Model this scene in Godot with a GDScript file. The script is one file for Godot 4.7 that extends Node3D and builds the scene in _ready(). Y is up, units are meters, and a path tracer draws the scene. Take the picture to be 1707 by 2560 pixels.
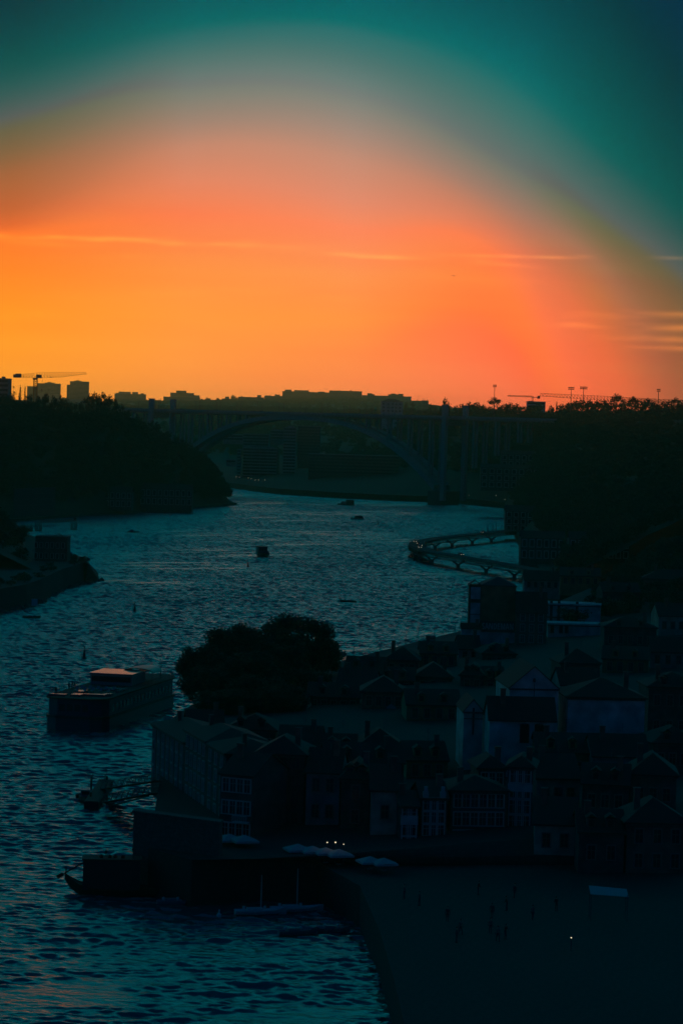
extends Node3D
# A river valley at sunset seen from a high bridge: camera, sky, sun and haze first, then terrain and water, then the things.

const F := 6900.0
const CX := 853.5
const CY := 1280.0
const EYE := Vector3(0, 62, 0)
const PITCH := 0.03136
const ROLL := 0.028
var cam_basis: Basis
var M := {}
var used := {}
var rng := RandomNumberGenerator.new()

func ray(px: float, py: float) -> Vector3:
	return cam_basis * Vector3((px - CX) / F, -(py - CY) / F, -1.0)

# the point at height h on the line of sight through a spot of the photograph
func W(px: float, py: float, h := 0.0) -> Vector3:
	var d := ray(px, py)
	return EYE + d * ((h - EYE.y) / d.y)

# the point at a distance on the line of sight through a spot of the photograph
func D(px: float, py: float, dist: float) -> Vector3:
	var d := ray(px, py)
	return EYE + d * (dist / -d.z)

class MB:
	var v := PackedVector3Array()
	var n := PackedVector3Array()
	var c := PackedColorArray()
	var tint := Color(1, 1, 1)
	var colored := false
	# corners run counter-clockwise as seen from outside
	func tri(p: Vector3, q: Vector3, r: Vector3) -> void:
		var m := (q - p).cross(r - p)
		if m.length_squared() < 1e-14:
			return
		m = m.normalized()
		v.append(p); v.append(r); v.append(q)
		n.append(m); n.append(m); n.append(m)
		if colored:
			c.append(tint); c.append(tint); c.append(tint)
	func quad(p: Vector3, q: Vector3, r: Vector3, s: Vector3) -> void:
		tri(p, q, r); tri(p, r, s)
	func tri_n(p: Vector3, q: Vector3, r: Vector3, a: Vector3, b: Vector3, d: Vector3) -> void:
		v.append(p); v.append(r); v.append(q)
		n.append(a); n.append(d); n.append(b)
		if colored:
			c.append(tint); c.append(tint); c.append(tint)
	func box(o: Vector3, s: Vector3, b := Basis()) -> void:
		var x := b.x * s.x * 0.5
		var y := b.y * s.y * 0.5
		var z := b.z * s.z * 0.5
		quad(o - x - y + z, o + x - y + z, o + x + y + z, o - x + y + z)
		quad(o + x - y - z, o - x - y - z, o - x + y - z, o + x + y - z)
		quad(o + x - y + z, o + x - y - z, o + x + y - z, o + x + y + z)
		quad(o - x - y - z, o - x - y + z, o - x + y + z, o - x + y - z)
		quad(o - x + y + z, o + x + y + z, o + x + y - z, o - x + y - z)
		quad(o - x - y - z, o + x - y - z, o + x - y + z, o - x - y + z)
	# box standing on y0
	func block(x: float, y0: float, z: float, w: float, h: float, d: float) -> void:
		box(Vector3(x, y0 + h * 0.5, z), Vector3(w, h, d))
	func bar(p: Vector3, q: Vector3, w: float, h := -1.0) -> void:
		var f := q - p
		var l := f.length()
		if l < 1e-5:
			return
		f /= l
		var up := Vector3.UP if absf(f.y) < 0.95 else Vector3.RIGHT
		var side := f.cross(up).normalized()
		box((p + q) * 0.5, Vector3(w, h if h > 0 else w, l), Basis(side, side.cross(f).normalized() * 1.0, -f))
	func tube(p: Vector3, q: Vector3, r0: float, r1: float, k := 7, caps := true) -> void:
		var f := (q - p).normalized()
		var up := Vector3.UP if absf(f.y) < 0.95 else Vector3.RIGHT
		var a := f.cross(up).normalized()
		var b := a.cross(f).normalized()
		for i in k:
			var t0 := TAU * i / k
			var t1 := TAU * (i + 1) / k
			var d0 := a * cos(t0) + b * sin(t0)
			var d1 := a * cos(t1) + b * sin(t1)
			# d0 x d1 runs against f
			var A := p + d0 * r0
			var B := p + d1 * r0
			var C := q + d1 * r1
			var E := q + d0 * r1
			tri_n(A, C, B, d0, d1, d1)
			tri_n(A, E, C, d0, d0, d1)
			if caps:
				tri(p, A, B)
				tri(q, C, E)
	# upright prism over a polygon in x,z
	func prism(poly: PackedVector2Array, y0: float, y1: float, floor_too := false) -> void:
		var p := poly
		var k := p.size()
		var area := 0.0
		for i in k:
			area += p[i].cross(p[(i + 1) % k])
		if area < 0:
			p = poly.duplicate()
			p.reverse()
		for i in k:
			var a := p[i]
			var b := p[(i + 1) % k]
			quad(Vector3(b.x, y0, b.y), Vector3(a.x, y0, a.y), Vector3(a.x, y1, a.y), Vector3(b.x, y1, b.y))
		var t := Geometry2D.triangulate_polygon(p)
		for i in range(0, t.size(), 3):
			var q := [p[t[i]], p[t[i + 1]], p[t[i + 2]]]
			var A := Vector3(q[0].x, y1, q[0].y)
			var B := Vector3(q[1].x, y1, q[1].y)
			var C := Vector3(q[2].x, y1, q[2].y)
			if (B - A).cross(C - A).y < 0:
				var s := B
				B = C
				C = s
			tri(A, B, C)
			if floor_too:
				tri(Vector3(A.x, y0, A.z), Vector3(C.x, y0, C.z), Vector3(B.x, y0, B.z))
	# solid of revolution about y through (x, z); profile of (radius, height)
	func lathe(o: Vector3, prof: PackedVector2Array, k := 12) -> void:
		for i in k:
			var t0 := TAU * i / k
			var t1 := TAU * (i + 1) / k
			var d0 := Vector3(cos(t0), 0, sin(t0))
			var d1 := Vector3(cos(t1), 0, sin(t1))
			for j in prof.size() - 1:
				var a := prof[j]
				var b := prof[j + 1]
				quad(o + d1 * a.x + Vector3.UP * a.y, o + d0 * a.x + Vector3.UP * a.y, o + d0 * b.x + Vector3.UP * b.y, o + d1 * b.x + Vector3.UP * b.y)
	# gabled roof: ridge along x
	func gable(x0: float, x1: float, z0: float, z1: float, y: float, h: float, over := 0.4, thick := 0.18) -> void:
		var zm := (z0 + z1) * 0.5
		var k := h / maxf((z1 - z0) * 0.5, 0.01)
		var drop := over * k
		var xa := x0 - over * 0.6
		var xb := x1 + over * 0.6
		for s in [-1.0, 1.0]:
			var ze: float = (z0 - over) if s < 0 else (z1 + over)
			var a := Vector3(xa, y - drop, ze)
			var b := Vector3(xb, y - drop, ze)
			var c1 := Vector3(xb, y + h, zm)
			var d1 := Vector3(xa, y + h, zm)
			var up := Vector3(0, thick, 0)
			if s > 0:
				quad(a + up, b + up, c1 + up, d1 + up); quad(b, a, d1, c1); quad(a, b, b + up, a + up)
				quad(b, c1, c1 + up, b + up); quad(d1, a, a + up, d1 + up)
			else:
				quad(b + up, a + up, d1 + up, c1 + up); quad(a, b, c1, d1); quad(b, a, a + up, b + up)
				quad(c1, b, b + up, c1 + up); quad(a, d1, d1 + up, a + up)
	func hip(x0: float, x1: float, z0: float, z1: float, y: float, h: float, over := 0.5) -> void:
		x0 -= over; x1 += over; z0 -= over; z1 += over
		var w := x1 - x0
		var d := z1 - z0
		var i := minf(w, d) * 0.5
		var ra := Vector3(x0 + i, y + h, z0 + i) if w < d else Vector3(x0 + i, y + h, (z0 + z1) * 0.5)
		var rb := Vector3(x0 + i, y + h, z1 - i) if w < d else Vector3(x1 - i, y + h, (z0 + z1) * 0.5)
		var a := Vector3(x0, y, z1)
		var b := Vector3(x1, y, z1)
		var e := Vector3(x1, y, z0)
		var f := Vector3(x0, y, z0)
		if w >= d:
			quad(a, b, rb, ra); quad(e, f, ra, rb); tri(b, e, rb); tri(f, a, ra)
		else:
			tri(a, b, rb); tri(e, f, ra); quad(b, e, ra, rb); quad(f, a, rb, ra)
		var up := Vector3(0, -0.2, 0)
		quad(a + up, b + up, b, a); quad(b + up, e + up, e, b); quad(e + up, f + up, f, e); quad(f + up, a + up, a, f)
		quad(f + up, e + up, b + up, a + up)
	func mesh() -> ArrayMesh:
		var a := []
		a.resize(Mesh.ARRAY_MAX)
		a[Mesh.ARRAY_VERTEX] = v
		a[Mesh.ARRAY_NORMAL] = n
		if colored:
			a[Mesh.ARRAY_COLOR] = c
		var m := ArrayMesh.new()
		m.add_surface_from_arrays(Mesh.PRIMITIVE_TRIANGLES, a)
		return m

func numbered(called: String) -> String:
	var k: int = used.get(called, 0)
	used[called] = k + 1
	return called if k == 0 else "%s_%03d" % [called, k]

func put(mb: MB, called: String, mat: Material, parent: Node3D, at := Vector3.ZERO) -> MeshInstance3D:
	return put_mesh(mb.mesh(), called, mat, parent, at)

func put_mesh(me: Mesh, called: String, mat: Material, parent: Node3D, at := Vector3.ZERO) -> MeshInstance3D:
	var o := MeshInstance3D.new()
	o.mesh = me
	o.material_override = mat
	o.name = numbered(called) if parent == self else called
	parent.add_child(o, true)
	o.position = at
	return o

func tag(o: Node3D, label: String, category: String, group := "", kind := "") -> Node3D:
	o.set_meta("label", label)
	o.set_meta("category", category)
	if group != "":
		o.set_meta("group", group)
	if kind != "":
		o.set_meta("kind", kind)
	return o

func thing(called: String, label: String, category: String, at := Vector3.ZERO, turn := 0.0, group := "") -> Node3D:
	var o := Node3D.new()
	o.name = numbered(called)
	add_child(o)
	o.position = at
	o.rotation.y = turn
	return tag(o, label, category, group)

func copy_of(src: Node3D, called: String, at: Vector3, turn := 0.0, s := 1.0, label := "", group := "") -> Node3D:
	var o: Node3D = src.duplicate()
	o.name = numbered(called)
	add_child(o)
	o.position = at
	o.rotation.y = turn
	o.scale = Vector3(s, s, s)
	if label != "":
		o.set_meta("label", label)
	if group != "":
		o.set_meta("group", group)
	return o

func setting(o: Node3D, label := "") -> Node3D:
	o.set_meta("kind", "structure")
	if label != "":
		o.set_meta("label", label)
	return o

# ---------- materials ----------
func noise_tex(kind: int, freq: float, octaves: int, seed_: int, lo: float, hi: float, size := 512) -> ImageTexture:
	var f := FastNoiseLite.new()
	f.noise_type = kind
	f.frequency = freq
	f.fractal_octaves = octaves
	f.seed = seed_
	var im := f.get_seamless_image(size, size)
	im.convert(Image.FORMAT_L8)
	var data := im.get_data()
	for i in data.size():
		data[i] = int(lerpf(lo, hi, data[i] / 255.0) * 255.0)
	var out := Image.create_from_data(size, size, false, Image.FORMAT_L8, data)
	out.convert(Image.FORMAT_RGB8)
	return ImageTexture.create_from_image(out)

# linear base colour, tinted by a shared grain
func mat(key: String, lin: Color, rough := 0.85, grain := "patch", scale := 0.3, metal := 0.0) -> StandardMaterial3D:
	var m := StandardMaterial3D.new()
	m.resource_name = key
	m.albedo_color = lin.linear_to_srgb()
	m.roughness = rough
	m.metallic = metal
	if grain != "":
		m.albedo_texture = M["tex_" + grain]
		m.uv1_triplanar = true
		m.uv1_world_triplanar = true
		m.uv1_scale = Vector3(scale, scale, scale)
	M[key] = m
	return m

# ---------- sky ----------
const SKY_X := [-400.0, 20.0, 440.0, 860.0, 1280.0, 1480.0, 1680.0, 2100.0]
const SKY_Y := [
	[0, 249, 322, 410, 444, 502, 548, 598, 612, 632, 720, 810, 900, 980],
	[0, 184, 250, 323, 354, 414, 461, 553, 592, 612, 700, 800, 900, 980],
	[0, 80, 115, 165, 215, 275, 330, 385, 470, 555, 690, 800, 900, 980],
	[0, 65, 92, 157, 215, 275, 335, 405, 505, 575, 700, 800, 880, 980],
	[0, 196, 254, 343, 423, 476, 525, 578, 623, 690, 760, 830, 880, 980],
	[0, 353, 408, 515, 555, 605, 647, 735, 825, 1050, 1100, 1150, 1200, 1250],
	[0, 504, 574, 660, 694, 775, 915, 1060, 1200, 1300, 1400, 1450, 1500, 1550],
	[0, 900, 1000, 1143, 1200, 1400, 1600, 1700, 1800, 1900, 2000, 2100, 2200, 2300]]
const SKY_C := [
	[0x002e38, 0x004e4d, 0x285854, 0x585e5a, 0x696247, 0x876442, 0xa5643d, 0xc86634, 0xe66c2e, 0xff7c28, 0xff8a22, 0xff961e, 0xff9c20, 0xff9e23],
	[0x00303a, 0x00504e, 0x285a56, 0x585f5b, 0x696248, 0x876442, 0xa5643d, 0xc86434, 0xe66a30, 0xff7a2d, 0xff8426, 0xff9121, 0xff9623, 0xff9626],
	[0x00565a, 0x006564, 0x286b69, 0x4b736e, 0x697b74, 0x878274, 0xa58572, 0xc8896e, 0xe68763, 0xff7e4e, 0xff9141, 0xff963a, 0xff963c, 0xff943f],
	[0x006165, 0x006b6a, 0x28706e, 0x4b7571, 0x697e79, 0x87867c, 0xa58b7c, 0xc88e76, 0xe68c6c, 0xff885c, 0xff914c, 0xff913f, 0xff8742, 0xff8749],
	[0x004b52, 0x006969, 0x286e6a, 0x4b716b, 0x69746a, 0x877768, 0xa57864, 0xc8785a, 0xe67852, 0xff7a46, 0xff7a3a, 0xff7238, 0xff693e, 0xff6e46],
	[0x003a42, 0x005f5a, 0x28615c, 0x586460, 0x69684b, 0x876b4c, 0xa56f50, 0xc86c40, 0xe6683c, 0xff643e, 0xff643e, 0xff643e, 0xff643e, 0xff643e],
	[0x002332, 0x00524e, 0x285551, 0x585b57, 0x695a40, 0x875839, 0xa55537, 0xc85537, 0xe65a37, 0xff643c, 0xff643c, 0xff643c, 0xff643c, 0xff643c],
	[0x002030, 0x004442, 0x284844, 0x585854, 0x694e3e, 0x875039, 0xa55237, 0xc85537, 0xe65a37, 0xff643c, 0xff643c, 0xff643c, 0xff643c, 0xff643c]]
var wisp := FastNoiseLite.new()
# streaks of cirrus: from x, to x, y at both ends, half thickness, strength
const STREAKS := [
	[-400, 900, 616, 622, 7.0, 1.5], [-400, 350, 640, 634, 12.0, 0.4], [300, 560, 607, 611, 3.0, 0.35], [0, 420, 661, 657, 2.0, 0.3],
	[760, 1380, 634, 657, 5.0, 1.6], [1000, 2200, 631, 633, 2.8, 1.5], [1350, 2400, 770, 763, 8.0, 1.2],
	[1250, 2300, 803, 796, 7.0, 1.3], [1400, 2400, 829, 833, 7.0, 1.0], [1300, 2400, 846, 851, 6.0, 1.0],
	[1150, 1760, 776, 768, 9.0, 0.35], [-300, 700, 810, 828, 14.0, 0.22], [200, 1100, 741, 750, 9.0, 0.2],
	[1260, 1460, 426, 431, 2.0, 0.25], [1430, 1600, 433, 438, 1.6, 0.22], [1000, 1500, 690, 700, 9.0, 0.18]]

var column_x := -99999.0
var column_y := PackedFloat32Array()
var column_c := PackedColorArray()

# the heights at which the air takes each of its colours, and those colours, at one azimuth
func sky_column(x: float) -> void:
	if x == column_x:
		return
	column_x = x
	column_y.clear()
	column_c.clear()
	var k := 0
	while k < SKY_X.size() - 2 and x > SKY_X[k + 1]:
		k += 1
	var t := clampf((x - SKY_X[k]) / (SKY_X[k + 1] - SKY_X[k]), 0.0, 1.0)
	var a := maxi(k - 1, 0)
	var d := mini(k + 2, SKY_X.size() - 1)
	t = clampf(t, 0.0, 1.0)
	for i in SKY_Y[0].size():
		column_y.append(cubic_interpolate_in_time(SKY_Y[k][i], SKY_Y[k + 1][i], SKY_Y[a][i], SKY_Y[d][i], t, SKY_X[k + 1] - SKY_X[k], minf(SKY_X[a] - SKY_X[k], -1.0), maxf(SKY_X[d] - SKY_X[k], SKY_X[k + 1] - SKY_X[k] + 1.0)))
		column_c.append(Color.hex(SKY_C[k][i] * 256 + 255).lerp(Color.hex(SKY_C[k + 1][i] * 256 + 255), t))

func sky_level(x: float, y: float) -> Color:
	sky_column(x)
	if y <= column_y[0]:
		return column_c[0]
	for i in column_y.size() - 1:
		if y < column_y[i + 1]:
			return column_c[i].lerp(column_c[i + 1], (y - column_y[i]) / maxf(column_y[i + 1] - column_y[i], 1.0))
	return column_c[-1]

# the colour of the air at an azimuth (radians right of the valley) and a height above the horizon, in linear light
func sky_color(az: float, el: float, fine: bool) -> Color:
	var x := CX + az * F
	var y := 1063.6 - el * F
	var sun := -500.0
	if x < sun:
		x = 2.0 * sun - x
	var c := sky_level(clampf(x, -400.0, 2100.0), y)
	# above the glow and far round from the sun the air goes over to the deep blue of dusk
	var high := Color(0.0, 0.59, 0.63)
	var zenith := Color(0.0, 0.15, 0.28)
	var east := Color(0.0, 0.155, 0.325)
	if y < 0.0:
		var up := smoothstep(0.0, 0.32, el - 0.154)
		c = c.lerp(high.lerp(zenith, smoothstep(0.28, 0.75, el)), clampf(up * 1.6, 0.0, 1.0))
	if x > 1900.0:
		var away := (x - 1900.0) / F
		c = c.lerp(high.lerp(east, smoothstep(0.35, 1.6, away)).lerp(zenith, smoothstep(0.28, 0.75, el)), 1.0 - exp(-away * 3.2))
	if fine:
		var add := 0.0
		for s in STREAKS:
			if x > s[0] and x < s[1]:
				var u: float = (x - s[0]) / (s[1] - s[0])
				var yc: float = lerpf(s[2], s[3], u) + 9.0 * wisp.get_noise_2d(x * 0.3, s[2] * 3.0)
				var th: float = s[4] * (0.7 + 0.9 * absf(wisp.get_noise_2d(x * 0.6, s[2] * 7.0 + 99.0)))
				var d: float = absf(y - yc) / th
				if d < 3.0:
					var ends := smoothstep(0.0, 0.22, u) * (1.0 - smoothstep(0.72, 1.0, u))
					if s[0] < -100:
						ends = 1.0 - smoothstep(0.6, 1.0, u)
					if s[1] > 1800:
						ends = smoothstep(0.0, 0.22, u)
					add += s[5] * ends * exp(-d * d) * clampf(0.55 + 1.5 * wisp.get_noise_2d(x * 0.28 + s[2] * 11.0, y * 2.5) + 0.5 * wisp.get_noise_2d(x * 1.2, y * 9.0), 0.0, 1.5)
		add = clampf(add, 0.0, 1.4)
		c = Color(c.r + add * (0.17 if c.r < 0.8 else 0.10), c.g + add * 0.085, c.b + add * 0.02)
		var veil := wisp.get_noise_2d(x * 0.12, y * 1.4 + 500.0) * smoothstep(420.0, 640.0, y) * 0.014
		c = Color(c.r, c.g + veil, c.b + veil * 0.3)
	return c.srgb_to_linear() * (1.0 + SKY_LOW * exp(-el / 0.035))

const SKY_LOW := 0.5

func make_sky() -> Texture2D:
	wisp.noise_type = FastNoiseLite.TYPE_SIMPLEX_SMOOTH
	wisp.frequency = 0.01
	wisp.fractal_octaves = 3
	wisp.seed = 5
	var w := 2048
	var h := 4096
	var low := Image.create(256, 512, false, Image.FORMAT_RGBF)
	for i in 256:
		var az := wrapf((i + 0.5) / 256.0 * TAU, -PI, PI)
		for j in 512:
			var el := (0.5 - (j + 0.5) / 512.0) * PI
			low.set_pixel(i, j, sky_color(az, maxf(el, 0.0), false))
	low.resize(w, h, Image.INTERPOLATE_BILINEAR)
	var a0 := int(-18.0 / 360.0 * w)
	var a1 := int(13.0 / 360.0 * w)
	var e0 := int((0.5 - 14.0 / 180.0) * h)
	for i in range(a0, a1):
		var az := (i + 0.5) / w * TAU
		for j in range(e0, h / 2 + 1):
			var el := (0.5 - (j + 0.5) / h) * PI
			low.set_pixel(posmod(i, w), j, sky_color(az, maxf(el, 0.0), true))
	return ImageTexture.create_from_image(low)

func make_materials() -> void:
	M["tex_patch"] = noise_tex(FastNoiseLite.TYPE_SIMPLEX_SMOOTH, 0.012, 5, 3, 0.62, 1.0)
	M["tex_grain"] = noise_tex(FastNoiseLite.TYPE_SIMPLEX, 0.06, 4, 8, 0.7, 1.0)
	mat("grass", Color(0.045, 0.06, 0.03), 0.95, "patch", 0.05)
	mat("rock", Color(0.13, 0.12, 0.105), 0.95, "patch", 0.08)
	mat("paving", Color(0.042, 0.041, 0.04), 0.95, "patch", 0.2)
	mat("granite", Color(0.12, 0.115, 0.105), 0.9, "patch", 0.25)
	mat("asphalt", Color(0.05, 0.05, 0.052), 0.9, "grain", 0.3)
	mat("concrete", Color(0.4, 0.39, 0.37), 0.85, "patch", 0.12)
	mat("pale_concrete", Color(0.43, 0.42, 0.40), 0.85, "patch", 0.15)
	mat("white_wall", Color(0.62, 0.60, 0.57), 0.85, "patch", 0.05)
	mat("cream_wall", Color(0.48, 0.42, 0.31), 0.85, "patch", 0.05)
	mat("grey_wall", Color(0.3, 0.29, 0.28), 0.85, "patch", 0.05)
	mat("brick_wall", Color(0.24, 0.15, 0.11), 0.9, "patch", 0.05)
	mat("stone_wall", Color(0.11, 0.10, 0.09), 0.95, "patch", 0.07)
	mat("stone_trim", Color(0.2, 0.19, 0.17), 0.9, "grain", 0.3)
	mat("ochre_wall", Color(0.32, 0.22, 0.1), 0.85, "patch", 0.05)
	mat("tiles", Color(0.08, 0.042, 0.03), 0.85, "grain", 0.35)
	mat("dark_roof", Color(0.07, 0.065, 0.06), 0.8, "grain", 0.35)
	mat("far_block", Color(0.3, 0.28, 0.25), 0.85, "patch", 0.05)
	mat("glass", Color(0.02, 0.025, 0.03), 0.15, "")
	mat("trim", Color(0.6, 0.58, 0.55), 0.7, "grain", 0.6)
	mat("wood", Color(0.09, 0.055, 0.03), 0.8, "grain", 0.8)
	mat("steel", Color(0.09, 0.09, 0.09), 0.6, "", 1.0, 0.3)
	mat("crane_paint", Color(0.3, 0.16, 0.03), 0.6, "")
	mat("rust_steel", Color(0.12, 0.06, 0.035), 0.8, "grain", 0.5)
	mat("black_paint", Color(0.02, 0.02, 0.022), 0.5, "")
	mat("white_paint", Color(0.72, 0.71, 0.69), 0.45, "grain", 0.8)
	mat("leaf", Color(0.035, 0.055, 0.02), 0.8, "")
	mat("leaf_dark", Color(0.025, 0.042, 0.018), 0.8, "")
	mat("bark", Color(0.08, 0.06, 0.045), 0.95, "")
	mat("deck_gloss", Color(0.55, 0.53, 0.5), 0.16, "", 1.0, 0.6)
	mat("roof_glass", Color(0.1, 0.12, 0.13), 0.1, "")
	mat("canvas", Color(0.55, 0.54, 0.52), 0.9, "grain", 0.7)
	mat("blue_paint", Color(0.02, 0.035, 0.07), 0.35, "")
	mat("grey_paint", Color(0.2, 0.2, 0.21), 0.35, "")
	mat("red_paint", Color(0.22, 0.02, 0.015), 0.4, "")
	mat("bright_metal", Color(0.75, 0.75, 0.75), 0.18, "", 1.0, 0.9)
	var glow := StandardMaterial3D.new()
	glow.resource_name = "lamp_glow"
	glow.albedo_color = Color(0.9, 0.88, 0.8)
	glow.emission_enabled = true
	glow.emission = Color(1.0, 0.93, 0.75)
	glow.emission_energy_multiplier = 1.0
	M["lamp_glow"] = glow
	for k in ["leaf", "leaf_dark"]:
		M[k].backlight = Color(0.06, 0.09, 0.03)

func _ready() -> void:
	rng.seed = 11
	var cam := Camera3D.new()
	cam.name = "camera"
	cam.fov = rad_to_deg(2.0 * atan(CY / F))
	cam.near = 1.0
	cam.far = 20000.0
	add_child(cam)
	cam.position = EYE
	cam_basis = Basis(Vector3.RIGHT, -PITCH) * Basis(Vector3.BACK, ROLL)
	cam.basis = cam_basis
	cam.current = true

	var e := Environment.new()
	e.background_mode = Environment.BG_SKY
	var sky := Sky.new()
	var sm := PanoramaSkyMaterial.new()
	sm.panorama = make_sky()
	sky.sky_material = sm
	e.sky = sky
	e.tonemap_mode = Environment.TONE_MAPPER_LINEAR
	e.tonemap_exposure = 1.0
	e.volumetric_fog_enabled = true
	e.volumetric_fog_density = 0.00006
	e.volumetric_fog_albedo = Color(0.65, 0.95, 0.72)
	e.volumetric_fog_anisotropy = 0.65
	e.sdfgi_enabled = true
	e.ssao_enabled = true
	e.ssil_enabled = true
	var we := WorldEnvironment.new()
	we.name = "environment"
	we.environment = e
	add_child(we)

	var sun := DirectionalLight3D.new()
	sun.name = "sun"
	sun.light_color = Color(1.0, 0.5, 0.2)
	sun.light_energy = 0.22
	sun.light_angular_distance = 0.6
	sun.shadow_enabled = true
	add_child(sun)
	sun.look_at_from_position(Vector3.ZERO, -Vector3(sin(-0.24), 0.006, -cos(-0.24)), Vector3.UP)

	make_materials()
	print("sky done")
	make_terrain()
	print("terrain done")
	make_bridge()
	print("bridge done")
	make_woods()
	print("woods done")
	make_far()
	print("far done")
	make_person_meshes()
	make_viaduct()
	make_jetty()
	make_south_quay()
	make_boats()
	print("river things done")
	make_ship()
	make_moorings()
	make_town()
	print("near done")

# ---------- terrain and water ----------
var hill_noise := FastNoiseLite.new()

func profile(shore: Vector3, quay: float, flat: float, crest: Vector3, back: Vector3, steps := 16) -> PackedVector3Array:
	var p := PackedVector3Array()
	p.append(Vector3(shore.x, -3.0, shore.z))
	p.append(Vector3(shore.x, quay, shore.z))
	var way := crest - shore
	way.y = 0.0
	var l := way.length()
	var dir := way / maxf(l, 0.01)
	flat = minf(flat, l * 0.5)
	var f := shore + dir * flat
	p.append(Vector3(f.x, quay + 0.1, f.z))
	for i in range(1, steps + 1):
		var t := float(i) / steps
		var q := f.lerp(Vector3(crest.x, 0, crest.z), t)
		q.y = lerpf(quay, crest.y, pow(t, 0.85) * (1.0 - t) + t * (1.0 - pow(1.0 - t, 1.8)))
		p.append(q)
	for i in range(1, 6):
		p.append(crest.lerp(back, i / 5.0))
	return p

func loft(rows: Array, sub: int, rough: float) -> Array:
	var g := []
	for i in rows.size() - 1:
		for k in sub:
			var t := float(k) / sub
			var r := PackedVector3Array()
			for j in rows[i].size():
				r.append(rows[i][j].lerp(rows[i + 1][j], t))
			g.append(r)
	g.append(rows[-1].duplicate())
	for r in g:
		for j in range(3, r.size()):
			var q: Vector3 = r[j]
			q.y += rough * hill_noise.get_noise_2d(q.x, q.z) * minf(1.0, (j - 2) * 0.3)
			r[j] = q
	return g

func loft_mesh(g: Array) -> MB:
	var mb := MB.new()
	for i in g.size() - 1:
		for j in g[i].size() - 1:
			mb.quad(g[i][j], g[i + 1][j], g[i + 1][j + 1], g[i][j + 1])
	return mb

func loft_at(g: Array, u: float, v: float) -> Vector3:
	var a: float = clampf(u, 0, 0.9999) * (g.size() - 1)
	var b: float = clampf(v, 0, 0.9999) * (g[0].size() - 1)
	var i := int(a)
	var j := int(b)
	return g[i][j].lerp(g[i + 1][j], a - i).lerp(g[i][j + 1].lerp(g[i + 1][j + 1], a - i), b - j)

# height of the land at a spot, from the nearest corners of the hill meshes
func land(x: float, z: float) -> float:
	var best := [1e12, 1e12, 1e12]
	var y := [0.0, 0.0, 0.0]
	for g in [south_hill, north_hill, near_bank, far_hill]:
		for r in g:
			for j in range(1, r.size()):
				var q: Vector3 = r[j]
				var d := (q.x - x) * (q.x - x) + (q.z - z) * (q.z - z)
				if d < best[0]:
					best = [d, best[0], best[1]]
					y = [q.y, y[0], y[1]]
				elif d < best[1]:
					best = [best[0], d, best[1]]
					y = [y[0], q.y, y[1]]
				elif d < best[2]:
					best[2] = d
					y[2] = q.y
	var w0: float = 1.0 / (best[0] + 1.0)
	var w1: float = 1.0 / (best[1] + 1.0)
	var w2: float = 1.0 / (best[2] + 1.0)
	return (y[0] * w0 + y[1] * w1 + y[2] * w2) / (w0 + w1 + w2)

var south_hill := []
var north_hill := []
var near_bank := []
var far_hill := []

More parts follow.
